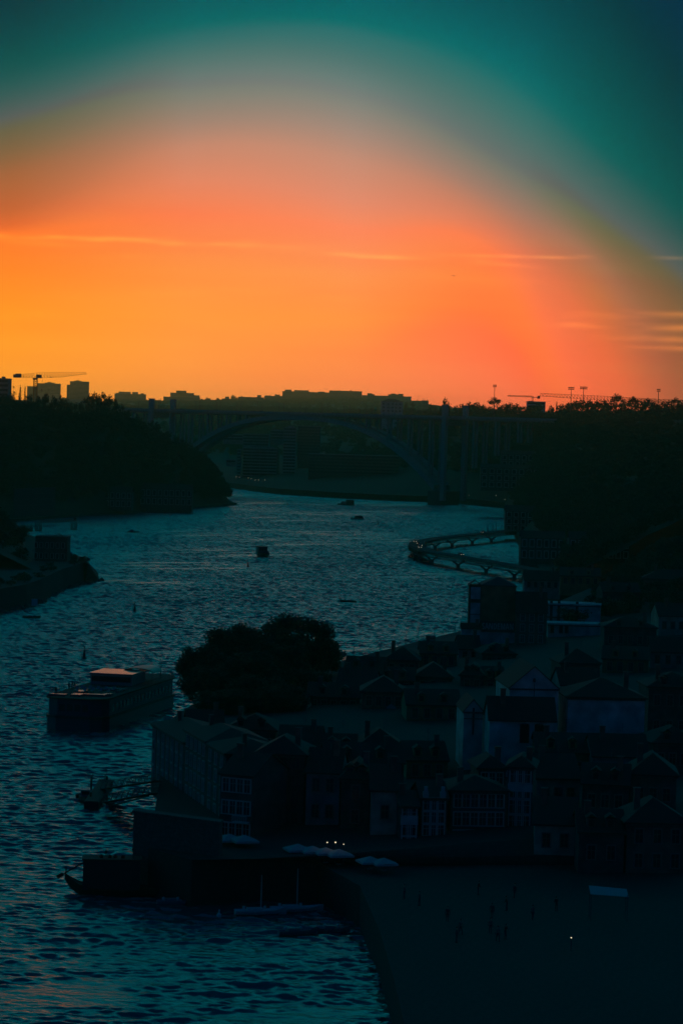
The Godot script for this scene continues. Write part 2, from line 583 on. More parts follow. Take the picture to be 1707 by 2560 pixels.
func make_terrain() -> void:
	hill_noise.frequency = 0.008
	hill_noise.fractal_octaves = 4
	hill_noise.seed = 21
	# the wooded south bank that ends in a point
	var rows := []
	for s in [[-2600, 1420, 1350, 74.0], [-1700, 1385, 1400, 76.0], [-1000, 1352, 1500, 76.0], [-500, 1332, 1580, 74.0], [-260, 1322, 1650, 72.0], [-120, 1312, 1700, 70.0], [0, 1306, 1750, 68.0], [60, 1303, 1780, 66.0], [100, 1299, 1800, 64.0], [165, 1294, 1830, 59.0], [200, 1291, 1840, 58.0], [250, 1288, 1850, 66.0],
			[290, 1285, 1870, 63.0], [340, 1282, 1900, 56.0], [375, 1279, 1930, 49.0], [395, 1278, 1950, 46.0], [460, 1272, 2000, 39.0], [500, 1269, 2035, 31.0], [530, 1267, 2060, 22.0], [555, 1265, 2085, 12.0], [575, 1263.5, 2100, 4.5], [592, 1263, 2112, 1.0]]:
		var sh := W(s[0], s[1])
		var cr := D(s[0], 1050, s[2])
		cr.y = s[3]
		var bk := D(s[0] - 40.0, 1050, s[2] + (500.0 if s[0] < 330 else 140.0))
		bk.y = s[3] * (0.92 if s[0] < 330 else 0.3)
		rows.append(profile(sh, 1.6, 9.0, cr, bk))
	south_hill = loft(rows, 5, 4.0)
	setting(put(loft_mesh(south_hill), "hill", M.grass, self), "wooded hill of the south bank ending in a low point")

	# the far bank beyond the arch, running into the north bank on this side of the bridge
	rows = []
	for s in [[-1500, 1190, -1500, 5000, 78.0, 0.0], [-300, 1190, -300, 5000, 78.0, 0.0], [150, 1200, 150, 5200, 80.0, 0.0], [430, 1208, 430, 5600, 84.0, 0.0], [520, 1214, 520, 5800, 86.0, 0.0], [570, 1219, 570, 6000, 88.0, 0.0], [640, 1229, 640, 6000, 88.0, 0.0], [700, 1236, 700, 6000, 88.0, 0.0], [850, 1246, 850, 5200, 84.0, 0.0], [1000, 1253, 1000, 3900, 77.0, 0.0],
			[1120, 1257, 1180, 2650, 71.0, 0.0], [1262, 1271, 1345, 2480, 72.0, 0.0], [1268, 1300, 1440, 2250, 73.0, 0.0], [1285, 1340, 1560, 2050, 73.0, 0.0], [1310, 1395, 1720, 1800, 73.0, 0.0], [1345, 1446, 1950, 1500, 72.0, 0.0], [1340, 1490, 2100, 1350, 68.0, 0.0], [1290, 1530, 2250, 1250, 66.0, 0.0]]:
		var sh := W(s[0], s[1])
		var cr := D(s[2], 1050, s[3])
		cr.y = s[4]
		var bk := D(s[2] + 30.0, 1050, s[3] + (900.0 if s[0] < 1200 else 300.0)) + Vector3(0.0 if s[0] < 1200 else 250.0, 0, 0)
		bk.y = s[4]
		rows.append(profile(sh, 5.0, 14.0, cr, bk))
	north_hill = loft(rows, 6, 5.0)
	setting(put(loft_mesh(north_hill), "terrain", M.grass, self), "far bank and north bank rising from the river")

	# the hazy hill that carries the far skyline
	rows = []
	for s in [[-2200, 120.0], [-900, 116.0], [0, 110.0], [340, 109.0], [480, 112.0], [620, 119.0], [760, 128.0], [900, 133.0], [1030, 124.0], [1150, 112.0], [1400, 105.0], [2200, 105.0]]:
		var sh := D(s[0], 1050, 5600)
		var cr := D(s[0], 1050, 8050)
		cr.y = s[1]
		var bk := D(s[0], 1050, 9500)
		bk.y = s[1] * 0.9
		rows.append(profile(Vector3(sh.x, 0, sh.z), 50.0, 20.0, cr, bk))
	far_hill = loft(rows, 5, 4.0)
	setting(put(loft_mesh(far_hill), "hill", M.grass, self), "hazy far hill under the city skyline")

	# the near bank with the old riverside quarter
	rows = []
	for s in [[1290, 1548, 7.0, 2250, 1200, 46.0], [1180, 1568, 7.0, 2300, 1050, 34.0], [1140, 1580, 7.0, 2350, 980, 27.0], [1000, 1615, 7.0, 2400, 880, 20.0], [815, 1662, 7.0, 2500, 780, 17.0], [640, 1712, 7.0, 2500, 680, 15.0], [480, 1762, 7.0, 2500, 600, 14.0],
			[425, 1800, 7.0, 2500, 540, 13.0], [392, 2000, 6.0, 2500, 440, 11.0], [372, 2120, 6.0, 2500, 400, 10.0], [480, 2150, 6.0, 2500, 375, 11.0], [600, 2148, 5.5, 2600, 356, 9.0], [800, 2160, 5.0, 2800, 352, 8.0], [900, 2215, 5.0, 2850, 340, 7.8], [950, 2330, 5.0, 2900, 312, 7.5], [985, 2450, 5.0, 3000, 285, 7.0], [1020, 2600, 5.0, 3200, 258, 6.5], [1100, 2750, 5.0, 3300, 235, 6.0]]:
		var sh := W(s[0], s[1], s[2])
		var cr := D(s[3], 1050, s[4])
		cr.y = s[5]
		var bk := cr + Vector3(300, 4, 0)
		rows.append(profile(sh, s[2], 9.0, cr, bk, 14))
	near_bank = loft(rows, 4, 0.8)
	setting(put(loft_mesh(near_bank), "bank", M.paving, self), "stone paved ground of the near riverside quarter")

	# the bed under the water and far land out to the horizon
	var mb := MB.new()
	mb.quad(Vector3(-6000, -4, 300), Vector3(6000, -4, 300), Vector3(6000, -4, -9600), Vector3(-6000, -4, -9600))
	setting(put(mb, "ground", M.rock, self), "river bed and lowland reaching to the horizon")
	make_water()

const TILE := 96.0
const CELLS := 272
const LATTICE := 0.62  # the squares are laid askew so that their edges never line up with the banks
# a square of wind waves that joins itself on every side; calm > 0 lays a smoother slick in its middle
func wave_tile(calm: float, seed_: int) -> ArrayMesh:
	var r := RandomNumberGenerator.new()
	r.seed = 404
	var waves := []
	for i in 54:
		var wl := 1.1 * pow(7.5, pow(r.randf(), 1.3))
		var dir := -PI * 0.5 + LATTICE + 0.12 + r.randfn(0.0, lerpf(0.5, 0.24, smoothstep(1.5, 4.5, wl)))
		var kx := roundi(cos(dir) * TILE / wl)
		var kz := roundi(sin(dir) * TILE / wl)
		if kx == 0 and kz == 0:
			kz = 8
		var k := Vector2(kx, kz).length() * TAU / TILE
		waves.append([kx * TAU / TILE, kz * TAU / TILE, WAVE_SLOPE / k * lerpf(1.0, 0.5, smoothstep(2.5, 6.0, wl)), r.randf() * TAU])
	var f := FastNoiseLite.new()
	f.frequency = 0.02
	f.seed = seed_
	var v := PackedVector3Array()
	var n := PackedVector3Array()
	var ix := PackedInt32Array()
	for j in CELLS + 1:
		var z := TILE * j / CELLS
		for i in CELLS + 1:
			var x := TILE * i / CELLS
			var h := 0.0
			var gx := 0.0
			var gz := 0.0
			for w in waves:
				var ph: float = w[0] * x + w[1] * z + w[3]
				var a: float = w[2]
				h += a * sin(ph)
				var c := a * cos(ph)
				gx += w[0] * c
				gz += w[1] * c
			var m := 1.0
			if calm != 0.0:
				var e := Vector2((x / TILE - 0.5) * 2.0, (z / TILE - 0.5) * 2.0)
				var edge := (1.0 - pow(absf(e.x), 4.0)) * (1.0 - pow(absf(e.y), 4.0))
				m = 1.0 - calm * edge * smoothstep(-0.15, 0.35, f.get_noise_2d(x * 0.6, z * 2.0))
			v.append(Vector3(x, h * m, z))
			n.append(Vector3(-gx * m, 1.0, -gz * m).normalized())
	for j in CELLS:
		for i in CELLS:
			var a := j * (CELLS + 1) + i
			var b := a + CELLS + 1
			ix.append_array([a, a + 1, b + 1, a, b + 1, b])
	var arr := []
	arr.resize(Mesh.ARRAY_MAX)
	arr[Mesh.ARRAY_VERTEX] = v
	arr[Mesh.ARRAY_NORMAL] = n
	arr[Mesh.ARRAY_INDEX] = ix
	var me := ArrayMesh.new()
	me.add_surface_from_arrays(Mesh.PRIMITIVE_TRIANGLES, arr)
	return me

const WAVE_SLOPE := 0.06

func make_water() -> void:
	var f := FastNoiseLite.new()
	f.noise_type = FastNoiseLite.TYPE_SIMPLEX_SMOOTH
	f.frequency = 0.03
	f.fractal_octaves = 4
	f.seed = 77
	var im := f.get_seamless_image(512, 512)
	im.convert(Image.FORMAT_RGBA8)
	im.bump_map_to_normal_map(6.0)
	var m := StandardMaterial3D.new()
	m.resource_name = "river_water"
	m.albedo_color = Color(0.015, 0.07, 0.08).linear_to_srgb()
	m.metallic = 0.0
	m.metallic_specular = 1.0
	m.roughness = 0.15
	m.normal_enabled = true
	m.normal_texture = ImageTexture.create_from_image(im)
	m.normal_scale = 0.35
	m.uv1_triplanar = true
	m.uv1_world_triplanar = true
	m.uv1_scale = Vector3(1.0 / 17.0, 1.0 / 17.0, 1.0 / 13.0)
	M["water"] = m
	# deep sheet out to the sides, just under the troughs of the waves
	var mb := MB.new()
	mb.quad(Vector3(-2500, -1.2, 300), Vector3(2500, -1.2, 300), Vector3(2500, -1.2, -4200), Vector3(-2500, -1.2, -4200))
	var river := setting(put(mb, "river", m, self), "wide rippled teal river winding towards the arch bridge")
	var tiles := [wave_tile(0.0, 1), wave_tile(0.75, 2), wave_tile(0.75, 3), wave_tile(-0.35, 4), wave_tile(0.9, 5)]
	var spots := [[], [], [], [], []]
	var slicks := [W(600, 1262), W(640, 1262), W(680, 1263), W(300, 1427), W(410, 1448), W(290, 1470), W(1050, 1340), W(590, 1238)]
	var pick := FastNoiseLite.new()
	pick.frequency = 0.35
	pick.seed = 9
	var turn := Basis(Vector3.UP, LATTICE)
	for j in range(-32, 33):
		for i in range(-32, 33):
			var o := turn * Vector3(i * TILE, 0, j * TILE)
			var c := turn * Vector3((i + 0.5) * TILE, 0, (j + 0.5) * TILE)
			if c.z > -160.0 or c.z < -2950.0 or absf(c.x) > 0.135 * (-c.z) + 150.0:
				continue
			var q := pick.get_noise_2d(i * 1.0, j * 2.1)
			var kind := 0
			if q > 0.22:
				kind = 1
			elif q > 0.05:
				kind = 2
			elif q < -0.25:
				kind = 3
			for q2 in slicks:
				if Vector2(q2.x - c.x, q2.z - c.z).length() < TILE * 0.55:
					kind = 4
			spots[kind].append(Transform3D(turn, o))
	for k in 5:
		if spots[k].is_empty():
			continue
		var mm := MultiMesh.new()
		mm.transform_format = MultiMesh.TRANSFORM_3D
		mm.mesh = tiles[k]
		mm.instance_count = spots[k].size()
		for i in spots[k].size():
			mm.set_instance_transform(i, spots[k][i])
		var o := MultiMeshInstance3D.new()
		o.multimesh = mm
		o.material_override = m
		o.name = "wave_field"
		o.set_meta("kind", "stuff")
		river.add_child(o, true)
# ---------- the arch bridge ----------
const DECK := 71.0
var bridge_o: Vector3
var bridge_turn: float

func bridge_point(s: float, t: float, y: float) -> Vector3:
	# s along the bridge from its middle to the near (north) end, t across it towards the eye
	return bridge_o + Basis(Vector3.UP, bridge_turn) * Vector3(s, 0, t) + Vector3(0, y, 0)

func arch_y(s: float) -> float:
	return 65.5 - 54.0 * pow(absf(s) / 146.0, 2.55)

func make_bridge() -> void:
	var a := D(379, 1050, 2420)
	var b := D(1112, 1050, 2225)
	a.y = 0
	b.y = 0
	var dir := (b - a).normalized()
	bridge_turn = atan2(-dir.z, dir.x)
	# a and b are the towers on the side of the eye, 14 m off the axis
	var across := Basis(Vector3.UP, bridge_turn) * Vector3(0, 0, 1)
	bridge_o = (a + b) * 0.5 - across * 14.0
	var half := a.distance_to(b) * 0.5
	var t := thing("arch_bridge", "long concrete road bridge with one great arch across the river", "bridge", bridge_o, bridge_turn)
	# deck
	var mb := MB.new()
	mb.box(Vector3(15, DECK - 0.6, 0), Vector3(half * 2 + 150, 1.2, 24.0))
	for z in [-9.0, -3.0, 3.0, 9.0]:
		mb.box(Vector3(15, DECK - 1.75, z), Vector3(half * 2 + 150, 1.1, 0.9))
	put(mb, "deck", M.concrete, t)
	for z in [-12.05, 12.05]:
		mb = MB.new()
		mb.box(Vector3(15, DECK + 0.3, z), Vector3(half * 2 + 150, 1.5, 0.3))
		put(mb, "parapet", M.concrete, t)
	# two ribs
	for z in [-7.0, 7.0]:
		mb = MB.new()
		var k := 48
		for i in k:
			var s0 := lerpf(-147, 147, float(i) / k)
			var s1 := lerpf(-147, 147, float(i + 1) / k)
			var y0 := arch_y(s0)
			var y1 := arch_y(s1)
			var h0 := 3.6 + 1.8 * pow(absf(s0) / 147.0, 2.0)
			var h1 := 3.6 + 1.8 * pow(absf(s1) / 147.0, 2.0)
			var w := 4.0
			var A := Vector3(s0, y0, z + w)
			var B := Vector3(s1, y1, z + w)
			var C := Vector3(s1, y1 + h1, z + w)
			var E := Vector3(s0, y0 + h0, z + w)
			var o := Vector3(0, 0, -2.0 * w)
			mb.quad(A, B, C, E)
			mb.quad(B + o, A + o, E + o, C + o)
			mb.quad(E, C, C + o, E + o)
			mb.quad(A + o, B + o, B, A)
		put(mb, "arch_rib", M.concrete, t)
	# struts between the ribs
	for i in range(-6, 7):
		var s := i * 21.0
		mb = MB.new()
		mb.box(Vector3(s, arch_y(s) + 2.0, 0), Vector3(1.2, 1.6, 6.2))
		put(mb, "cross_strut", M.concrete, t)
	# columns
	for i in range(-11, 11):
		var s := (i + 0.5) * 21.6
		if absf(absf(s) - half) < 7.0:
			continue
		var foot := 8.0
		if absf(s) < 147.0:
			foot = arch_y(s) + 3.8
		elif absf(s) > half:
			foot = 18.0 + (absf(s) - half) * 0.5
		if foot > DECK - 3.2:
			continue
		for z in [-9.3, -4.7, 4.7, 9.3]:
			mb = MB.new()
			mb.box(Vector3(s, (foot + DECK - 2.4) * 0.5, z), Vector3(1.5, DECK - 2.4 - foot, 1.5))
			put(mb, "column", M.concrete, t)
		mb = MB.new()
		mb.box(Vector3(s, DECK - 2.75, 0), Vector3(1.7, 0.7, 21.0))
		put(mb, "cross_beam", M.concrete, t)
	# the four towers
	for sx in [-1.0, 1.0]:
		for z in [-14.2, 14.2]:
			mb = MB.new()
			mb.box(Vector3(sx * half, 42.0, z), Vector3(3.9, 77.0, 3.5))
			mb.box(Vector3(sx * half, 80.7, z), Vector3(4.3, 0.5, 3.9))
			put(mb, "tower", M.pale_concrete, t)
		mb = MB.new()
		mb.box(Vector3(sx * half, DECK - 4.6, 0), Vector3(2.6, 4.2, 24.3))
		put(mb, "portal_beam", M.concrete, t)
		mb = MB.new()
		mb.box(Vector3(sx * 149.0, 4.5, 0), Vector3(13.0, 13.0, 26.0))
		put(mb, "abutment", M.granite, t)
	# lamp posts standing in two rows on the deck
	var proto: Node3D = null
	for i in range(-8, 7):
		for z in [-11.3, 11.3]:
			var s := 12.0 + i * 23.5
			var p := bridge_point(s, z, DECK)
			if proto == null:
				proto = thing("bridge_lamp", "slender single-arm lamp post on the arch bridge deck", "street lamp", p, 0.0, "lamp posts on the bridge")
				mb = MB.new()
				mb.tube(Vector3.ZERO, Vector3(0, 8.2, 0), 0.24, 0.16, 6)
				put(mb, "pole", M.steel, proto)
				mb = MB.new()
				mb.tube(Vector3(0, 8.2, 0), Vector3(0, 9.6, -2.0), 0.15, 0.12, 5)
				put(mb, "arm", M.steel, proto)
				mb = MB.new()
				mb.box(Vector3(0, 9.75, -2.5), Vector3(0.35, 0.22, 1.2))
				put(mb, "lamp_head", M.steel, proto)
				proto.rotation.y = bridge_turn + (PI if z < 0 else 0.0)
			else:
				copy_of(proto, "bridge_lamp", p, bridge_turn + (PI if z < 0 else 0.0))
# ---------- vegetation ----------
# lobes: [centre, radius vector]; leaves are bent quads spread through the outer half of each lobe
func crown_mesh(lobes: Array, leaves: int, size: float, seed_: int) -> ArrayMesh:
	var r := RandomNumberGenerator.new()
	r.seed = seed_
	var mb := MB.new()
	var total := 0.0
	for l in lobes:
		total += l[1].x * l[1].y
	for l in lobes:
		var k := int(leaves * l[1].x * l[1].y / total)
		for i in k:
			var d := Vector3(r.randfn(), r.randfn(), r.randfn()).normalized()
			var rad := pow(r.randf(), 0.4)
			if r.randf() < 0.1:
				rad *= 1.16
			var p: Vector3 = l[0] + d * l[1] * rad
			var nrm := (d + Vector3(r.randfn(), r.randfn(), r.randfn()) * 0.6).normalized()
			var a := nrm.cross(Vector3(r.randfn(), r.randfn(), r.randfn())).normalized()
			var b := nrm.cross(a)
			var s := size * r.randf_range(0.55, 1.25)
			var c := p + nrm * s * 0.15
			var n2 := (nrm + d).normalized()
			var p0 := p - a * s * 0.5
			var p1 := c - b * s * 0.42
			var p2 := p + a * s * 0.5
			var p3 := c + b * s * 0.42
			mb.tri_n(p0, p1, p2, n2, nrm, n2)
			mb.tri_n(p0, p2, p3, n2, n2, nrm)
	return mb.mesh()

func trunk_mesh(h: float, r0: float, top: float, limbs: Array, seed_: int) -> ArrayMesh:
	var mb := MB.new()
	var r := RandomNumberGenerator.new()
	r.seed = seed_
	var prev := Vector3.ZERO
	for i in 4:
		var q := Vector3(r.randfn(0, 0.1) * r0, h * (i + 1) / 4.0, r.randfn(0, 0.1) * r0)
		mb.tube(prev, q, lerpf(r0, top, i / 4.0), lerpf(r0, top, (i + 1) / 4.0), 7, false)
		prev = q
	for l in limbs:
		mb.tube(Vector3(0, h * 0.72, 0), l, top * 0.7, top * 0.2, 5, false)
	return mb.mesh()

var tree_kinds := {}

func tree_proto(kind: String, lobes: Array, leaves: int, size: float, h: float, width: float, trunk_h: float, r0: float, mat_key: String, seed_: int) -> void:
	var limbs := []
	for l in lobes:
		limbs.append(l[0])
	tree_kinds[kind] = {"crown": crown_mesh(lobes, leaves, size, seed_), "trunk": trunk_mesh(trunk_h, r0, r0 * 0.45, limbs.slice(0, 6), seed_), "h": h, "w": width, "mat": mat_key}

func make_tree_kinds() -> void:
	var r := RandomNumberGenerator.new()
	r.seed = 5
	for v in 3:
		var lobes := []
		for i in 9:
			var a := TAU * i / 9.0 + r.randf()
			lobes.append([Vector3(cos(a) * r.randf_range(1.2, 2.9), r.randf_range(3.6, 7.6), sin(a) * r.randf_range(1.2, 2.9)), Vector3(1, 0.85, 1) * r.randf_range(1.3, 2.1)])
		lobes.append([Vector3(0, 8.0, 0), Vector3(1.9, 1.6, 1.9)])
		tree_proto("broad%d" % v, lobes, 520, 0.85, 9.8, 8.5, 5.0, 0.35, "leaf", 30 + v)
	for v in 2:
		var lobes := []
		for i in 8:
			var t := i / 7.0
			var a := r.randf() * TAU
			lobes.append([Vector3(cos(a) * 0.4 * (1.0 - t), 1.8 + t * 8.6, sin(a) * 0.4 * (1.0 - t)), Vector3(lerpf(1.9, 0.35, t), 1.1, lerpf(1.9, 0.35, t))])
		tree_proto("conifer%d" % v, lobes, 480, 0.6, 12.0, 4.0, 9.0, 0.3, "leaf_dark", 50 + v)
	for v in 2:
		var lobes := []
		for i in 7:
			var a := TAU * i / 7.0 + r.randf() * 0.5
			lobes.append([Vector3(cos(a) * 2.6, 8.2 + r.randf_range(-0.5, 0.4), sin(a) * 2.6), Vector3(1.5, 0.9, 1.5) * r.randf_range(0.85, 1.15)])
		lobes.append([Vector3(0, 8.9, 0), Vector3(2.2, 1.2, 2.2)])
		tree_proto("pine%d" % v, lobes, 520, 0.6, 10.2, 8.2, 8.0, 0.32, "leaf_dark", 60 + v)
	# a thin tree that lets the sky through
	var thin := []
	for i in 16:
		var a := r.randf() * TAU
		thin.append([Vector3(cos(a) * r.randf_range(0.5, 2.6), r.randf_range(3.5, 8.5), sin(a) * r.randf_range(0.5, 2.6)), Vector3(0.7, 0.55, 0.7) * r.randf_range(0.7, 1.3)])
	tree_proto("sparse0", thin, 260, 0.5, 9.0, 6.6, 7.5, 0.2, "leaf", 71)

func plant(kind: String, called: String, at: Vector3, h: float, width: float, label: String, group: String, turn := 0.0) -> Node3D:
	var k: Dictionary = tree_kinds[kind]
	var t := thing(called, label, "tree", at, turn, group)
	put_mesh(k.trunk, "trunk", M.bark, t)
	put_mesh(k.crown, "crown", M[k.mat], t)
	t.scale = Vector3(width / k.w, h / k.h, width / k.w)
	return t

# a tree whose top shows at a spot of the photograph, rooted in the land below it
func tree_at(kind: String, called: String, px: float, py: float, dist: float, width_px: float, label: String, group: String) -> Node3D:
	var top := D(px, py, dist)
	var g := land(top.x, top.z) - 0.3
	return plant(kind, called, Vector3(top.x, g, top.z), maxf(top.y - g, 3.0), width_px * dist / F, label, group, px * 1.7)

func wood(called: String, g: Array, count: int, u0: float, u1: float, v0: float, v1: float, h0: float, h1: float, label: String) -> void:
	var kinds := ["broad0", "broad1", "broad2", "pine0"]
	var lists := [[], [], [], []]
	for i in count:
		var p := loft_at(g, rng.randf_range(u0, u1), rng.randf_range(v0, v1))
		if p.y < 4.0:
			continue
		var k := rng.randi() % 4
		var h := rng.randf_range(h0, h1)
		var kd: Dictionary = tree_kinds[kinds[k]]
		var w: float = h * rng.randf_range(0.8, 1.15) / kd.w
		lists[k].append(Transform3D(Basis(Vector3.UP, rng.randf() * TAU).scaled(Vector3(w, h / kd.h, w)), p - Vector3(0, h * 0.12, 0)))
	var root := Node3D.new()
	root.name = numbered(called)
	add_child(root)
	root.set_meta("kind", "stuff")
	root.set_meta("label", label)
	root.set_meta("category", "woodland")
	for k in 4:
		if lists[k].is_empty():
			continue
		var mm := MultiMesh.new()
		mm.transform_format = MultiMesh.TRANSFORM_3D
		mm.mesh = tree_kinds[kinds[k]].crown
		mm.instance_count = lists[k].size()
		for i in lists[k].size():
			mm.set_instance_transform(i, lists[k][i])
		var o := MultiMeshInstance3D.new()
		o.multimesh = mm
		o.material_override = M[tree_kinds[kinds[k]].mat]
		o.name = "foliage"
		o.set_meta("kind", "stuff")
		root.add_child(o, true)

func make_woods() -> void:
	make_tree_kinds()
	wood("woodland", south_hill, 1500, 0.16, 1.0, 0.14, 0.82, 6.0, 10.0, "dense dark wood covering the south bank hill")
	wood("woodland", north_hill, 4200, 0.05, 0.64, 0.2, 0.95, 7.0, 13.0, "hazy scrub wood on the far bank beyond the arch")
	wood("woodland", north_hill, 3000, 0.64, 1.0, 0.12, 0.9, 6.0, 10.0, "dark wood covering the steep north bank")
	wood("woodland", far_hill, 2600, 0.2, 0.85, 0.4, 0.9, 8.0, 14.0, "hazy wood and gardens on the far hill")
	wood("woodland", near_bank, 700, 0.0, 0.2, 0.25, 0.95, 5.0, 8.0, "dark gardens and trees above the riverside quarter")
	# skyline of the south hill
	tree_at("sparse0", "leafy_tree", 34, 963, 1775, 20, "thin tree with sky showing through its leaves beside the dark block", "")
	tree_at("conifer0", "conifer", 52, 956, 1780, 15, "taller of two pointed conifers on the south hill crest", "")
	tree_at("conifer1", "conifer", 64, 961, 1785, 12, "shorter of two pointed conifers on the south hill crest", "")
	tree_at("sparse0", "leafy_tree", 122, 969, 1900, 9, "thin bare-branched tree in front of the hazy tower block", "")
	var a := "round-crowned tree on the crest of the south hill"
	var g := "trees along the south hill crest"
	for s in [[8, 985, 1760, 26], [28, 985, 1772, 24], [78, 984, 1780, 28], [98, 988, 1790, 24], [115, 980, 1795, 22], [134, 985, 1800, 26], [152, 985, 1805, 24], [166, 994, 1815, 18], [178, 1003, 1820, 20], [192, 1003, 1825, 18], [206, 998, 1830, 20],
			[222, 988, 1840, 30], [238, 979, 1845, 34], [258, 978, 1850, 34], [274, 985, 1855, 30], [290, 995, 1862, 26], [306, 1008, 1875, 24], [322, 1022, 1890, 24]]:
		tree_at("broad%d" % (int(s[0]) % 3), "leafy_tree", s[0], s[1], s[2], s[3], a, g)
	a = "rounded tree on the slope falling to the wooded point"
	g = "trees on the slope down to the point"
	for s in [[345, 1036, 1905, 26], [362, 1052, 1920, 26], [381, 1049, 1938, 26], [392, 1052, 1946, 28], [404, 1075, 1955, 22], [418, 1073, 1965, 30], [438, 1086, 1982, 26], [456, 1095, 1998, 24], [474, 1103, 2010, 26], [492, 1113, 2026, 26], [508, 1126, 2038, 24],
			[524, 1142, 2052, 26], [538, 1158, 2066, 22], [549, 1174, 2078, 22], [558, 1190, 2086, 20], [566, 1207, 2094, 16]]:
		tree_at("broad%d" % (int(s[0]) % 3), "leafy_tree", s[0], s[1], s[2], s[3], a, g)
	# skyline of the north bank
	a = "dark tree on the crest of the north bank"
	g = "trees along the north bank crest"
	tree_at("pine0", "umbrella_pine", 1113, 992, 2560, 30, "umbrella pine standing alone behind the bridge's north tower", "")
	tree_at("pine1", "umbrella_pine", 1236, 992, 2575, 38, "umbrella pine below the lone floodlight mast", "")
	tree_at("pine0", "umbrella_pine", 1541, 982, 2071, 32, "tall umbrella pine in front of the long crane jib", "")
	tree_at("pine1", "umbrella_pine", 1582, 990, 2005, 30, "flat-topped pine beside the tall umbrella pine under the jib", "")
	tree_at("pine0", "umbrella_pine", 1688, 992, 1840, 24, "umbrella pine at the far end of the crane jib", "")
	tree_at("conifer1", "conifer", 1391, 1000, 2358, 12, "small pointed conifer between flat-roofed house and twin floodlights", "")
	for s in [[1140, 1012, 2646, 37], [1155, 1008, 2644, 42], [1172, 1003, 2641, 42], [1190, 1004, 2630, 45], [1208, 1010, 2612, 32], [1225, 1014, 2596, 37], [1258, 1010, 2564, 37], [1275, 1005, 2547, 35], [1292, 1007, 2531, 32], [1308, 1014, 2515, 30], [1330, 1012, 2494, 30], [1345, 1007, 2480, 32],
			[1376, 1012, 2404, 25], [1404, 1008, 2337, 30], [1420, 1005, 2298, 32], [1438, 998, 2254, 37], [1456, 996, 2223, 42], [1474, 1000, 2193, 37], [1492, 1000, 2163, 37], [1510, 998, 2133, 37], [1528, 998, 2103, 37], [1556, 996, 2056, 35], [1572, 1000, 2031, 35], [1600, 998, 1987, 42], [1618, 995, 1959, 42], [1636, 1003, 1931, 35], [1655, 1004, 1901, 37], [1672, 1000, 1875, 37], [1700, 998, 1831, 40]]:
		tree_at("broad%d" % (int(s[0]) % 3), "leafy_tree", s[0], s[1], s[2], s[3], a, g)
# ---------- skyline and far banks ----------
# a block of flats whose front shows between two columns of the photograph at a distance
func flats(called: String, label: String, px0: float, px1: float, py: float, dist: float, depth: float, roofs: Array, wall: String, group := "", turn := 0.0, floors := 8, balconies := false, base_py := -1.0) -> Node3D:
	var a := D(px0, py, dist)
	var b := D(px1, py, dist)
	var w := a.distance_to(b)
	var top := (a.y + b.y) * 0.5
	var mid := (a + b) * 0.5
	var base := land(mid.x, mid.z) - 2.0
	if base_py > 0.0:
		base = D((px0 + px1) * 0.5, base_py, dist).y - 1.0
	base = minf(base, top - 6.0)
	var t := thing(called, label, "building", Vector3(mid.x, base, mid.z), turn, group)
	var h := top - base
	var mb := MB.new()
	mb.block(0, 0, -depth * 0.5, w, h, depth)
	put(mb, "wall", M[wall], t)
	mb = MB.new()
	mb.block(0, h + 0.003, -depth * 0.5, w + 0.5, 0.5, depth + 0.5)
	put(mb, "roof", M.concrete, t)
	for r in roofs:
		var p := D(r[0], r[2], dist)
		var q := D(r[1], r[2], dist)
		mb = MB.new()
		mb.block((p.x + q.x) * 0.5 - mid.x, h + 0.5, -depth * 0.5, q.x - p.x, maxf((p.y + q.y) * 0.5 - top - 0.5, 0.4), depth * 0.6)
		put(mb, "penthouse", M[wall], t)
	var fh := 3.0
	var band := MB.new()
	band.block(0, 0, 0.03, w - 1.2, 1.5, 0.1)
	var band_mesh := band.mesh()
	var led := MB.new()
	if balconies:
		led.block(0, 0, 0.6, w - 0.4, 0.22, 1.3)
		led.block(0, 0.22, 1.2, w - 0.4, 0.85, 0.1)
		for i in 5:
			led.block((i / 4.0 - 0.5) * (w - 0.6), 0.22, 0.6, 0.2, 1.9, 1.2)
	else:
		led.block(0, 0, 0.1, w + 0.1, 0.35, 0.24)
	var led_mesh := led.mesh()
	for i in floors:
		var y := h - fh * (i + 1)
		if y < 1.0:
			break
		put_mesh(band_mesh, "window_band", M.glass, t, Vector3(0, y + 1.0, 0))
		put_mesh(led_mesh, "balcony" if balconies else "ledge", M.pale_concrete if balconies else M[wall], t, Vector3(0, y, 0))
	return t

func truss(mb: MB, a0: Vector3, a1: Vector3, b0: Vector3, b1: Vector3, k: int, r: float) -> void:
	mb.bar(a0, a1, r)
	mb.bar(b0, b1, r)
	for i in k:
		var p := a0.lerp(a1, float(i) / k)
		var q := b0.lerp(b1, (i + 0.5) / k)
		var s := a0.lerp(a1, float(i + 1) / k)
		mb.bar(p, q, r * 0.75)
		mb.bar(q, s, r * 0.75)

func box_truss(mb: MB, a0: Vector3, a1: Vector3, b0: Vector3, b1: Vector3, k: int, r: float, side: Vector3) -> void:
	# two bottom chords and one top chord
	truss(mb, a0 - side, a1 - side, b0, b1, k, r)
	truss(mb, a0 + side, a1 + side, b0, b1, k, r)
	for i in k + 1:
		var p := a0.lerp(a1, float(i) / k)
		mb.bar(p - side, p + side, r * 0.7)

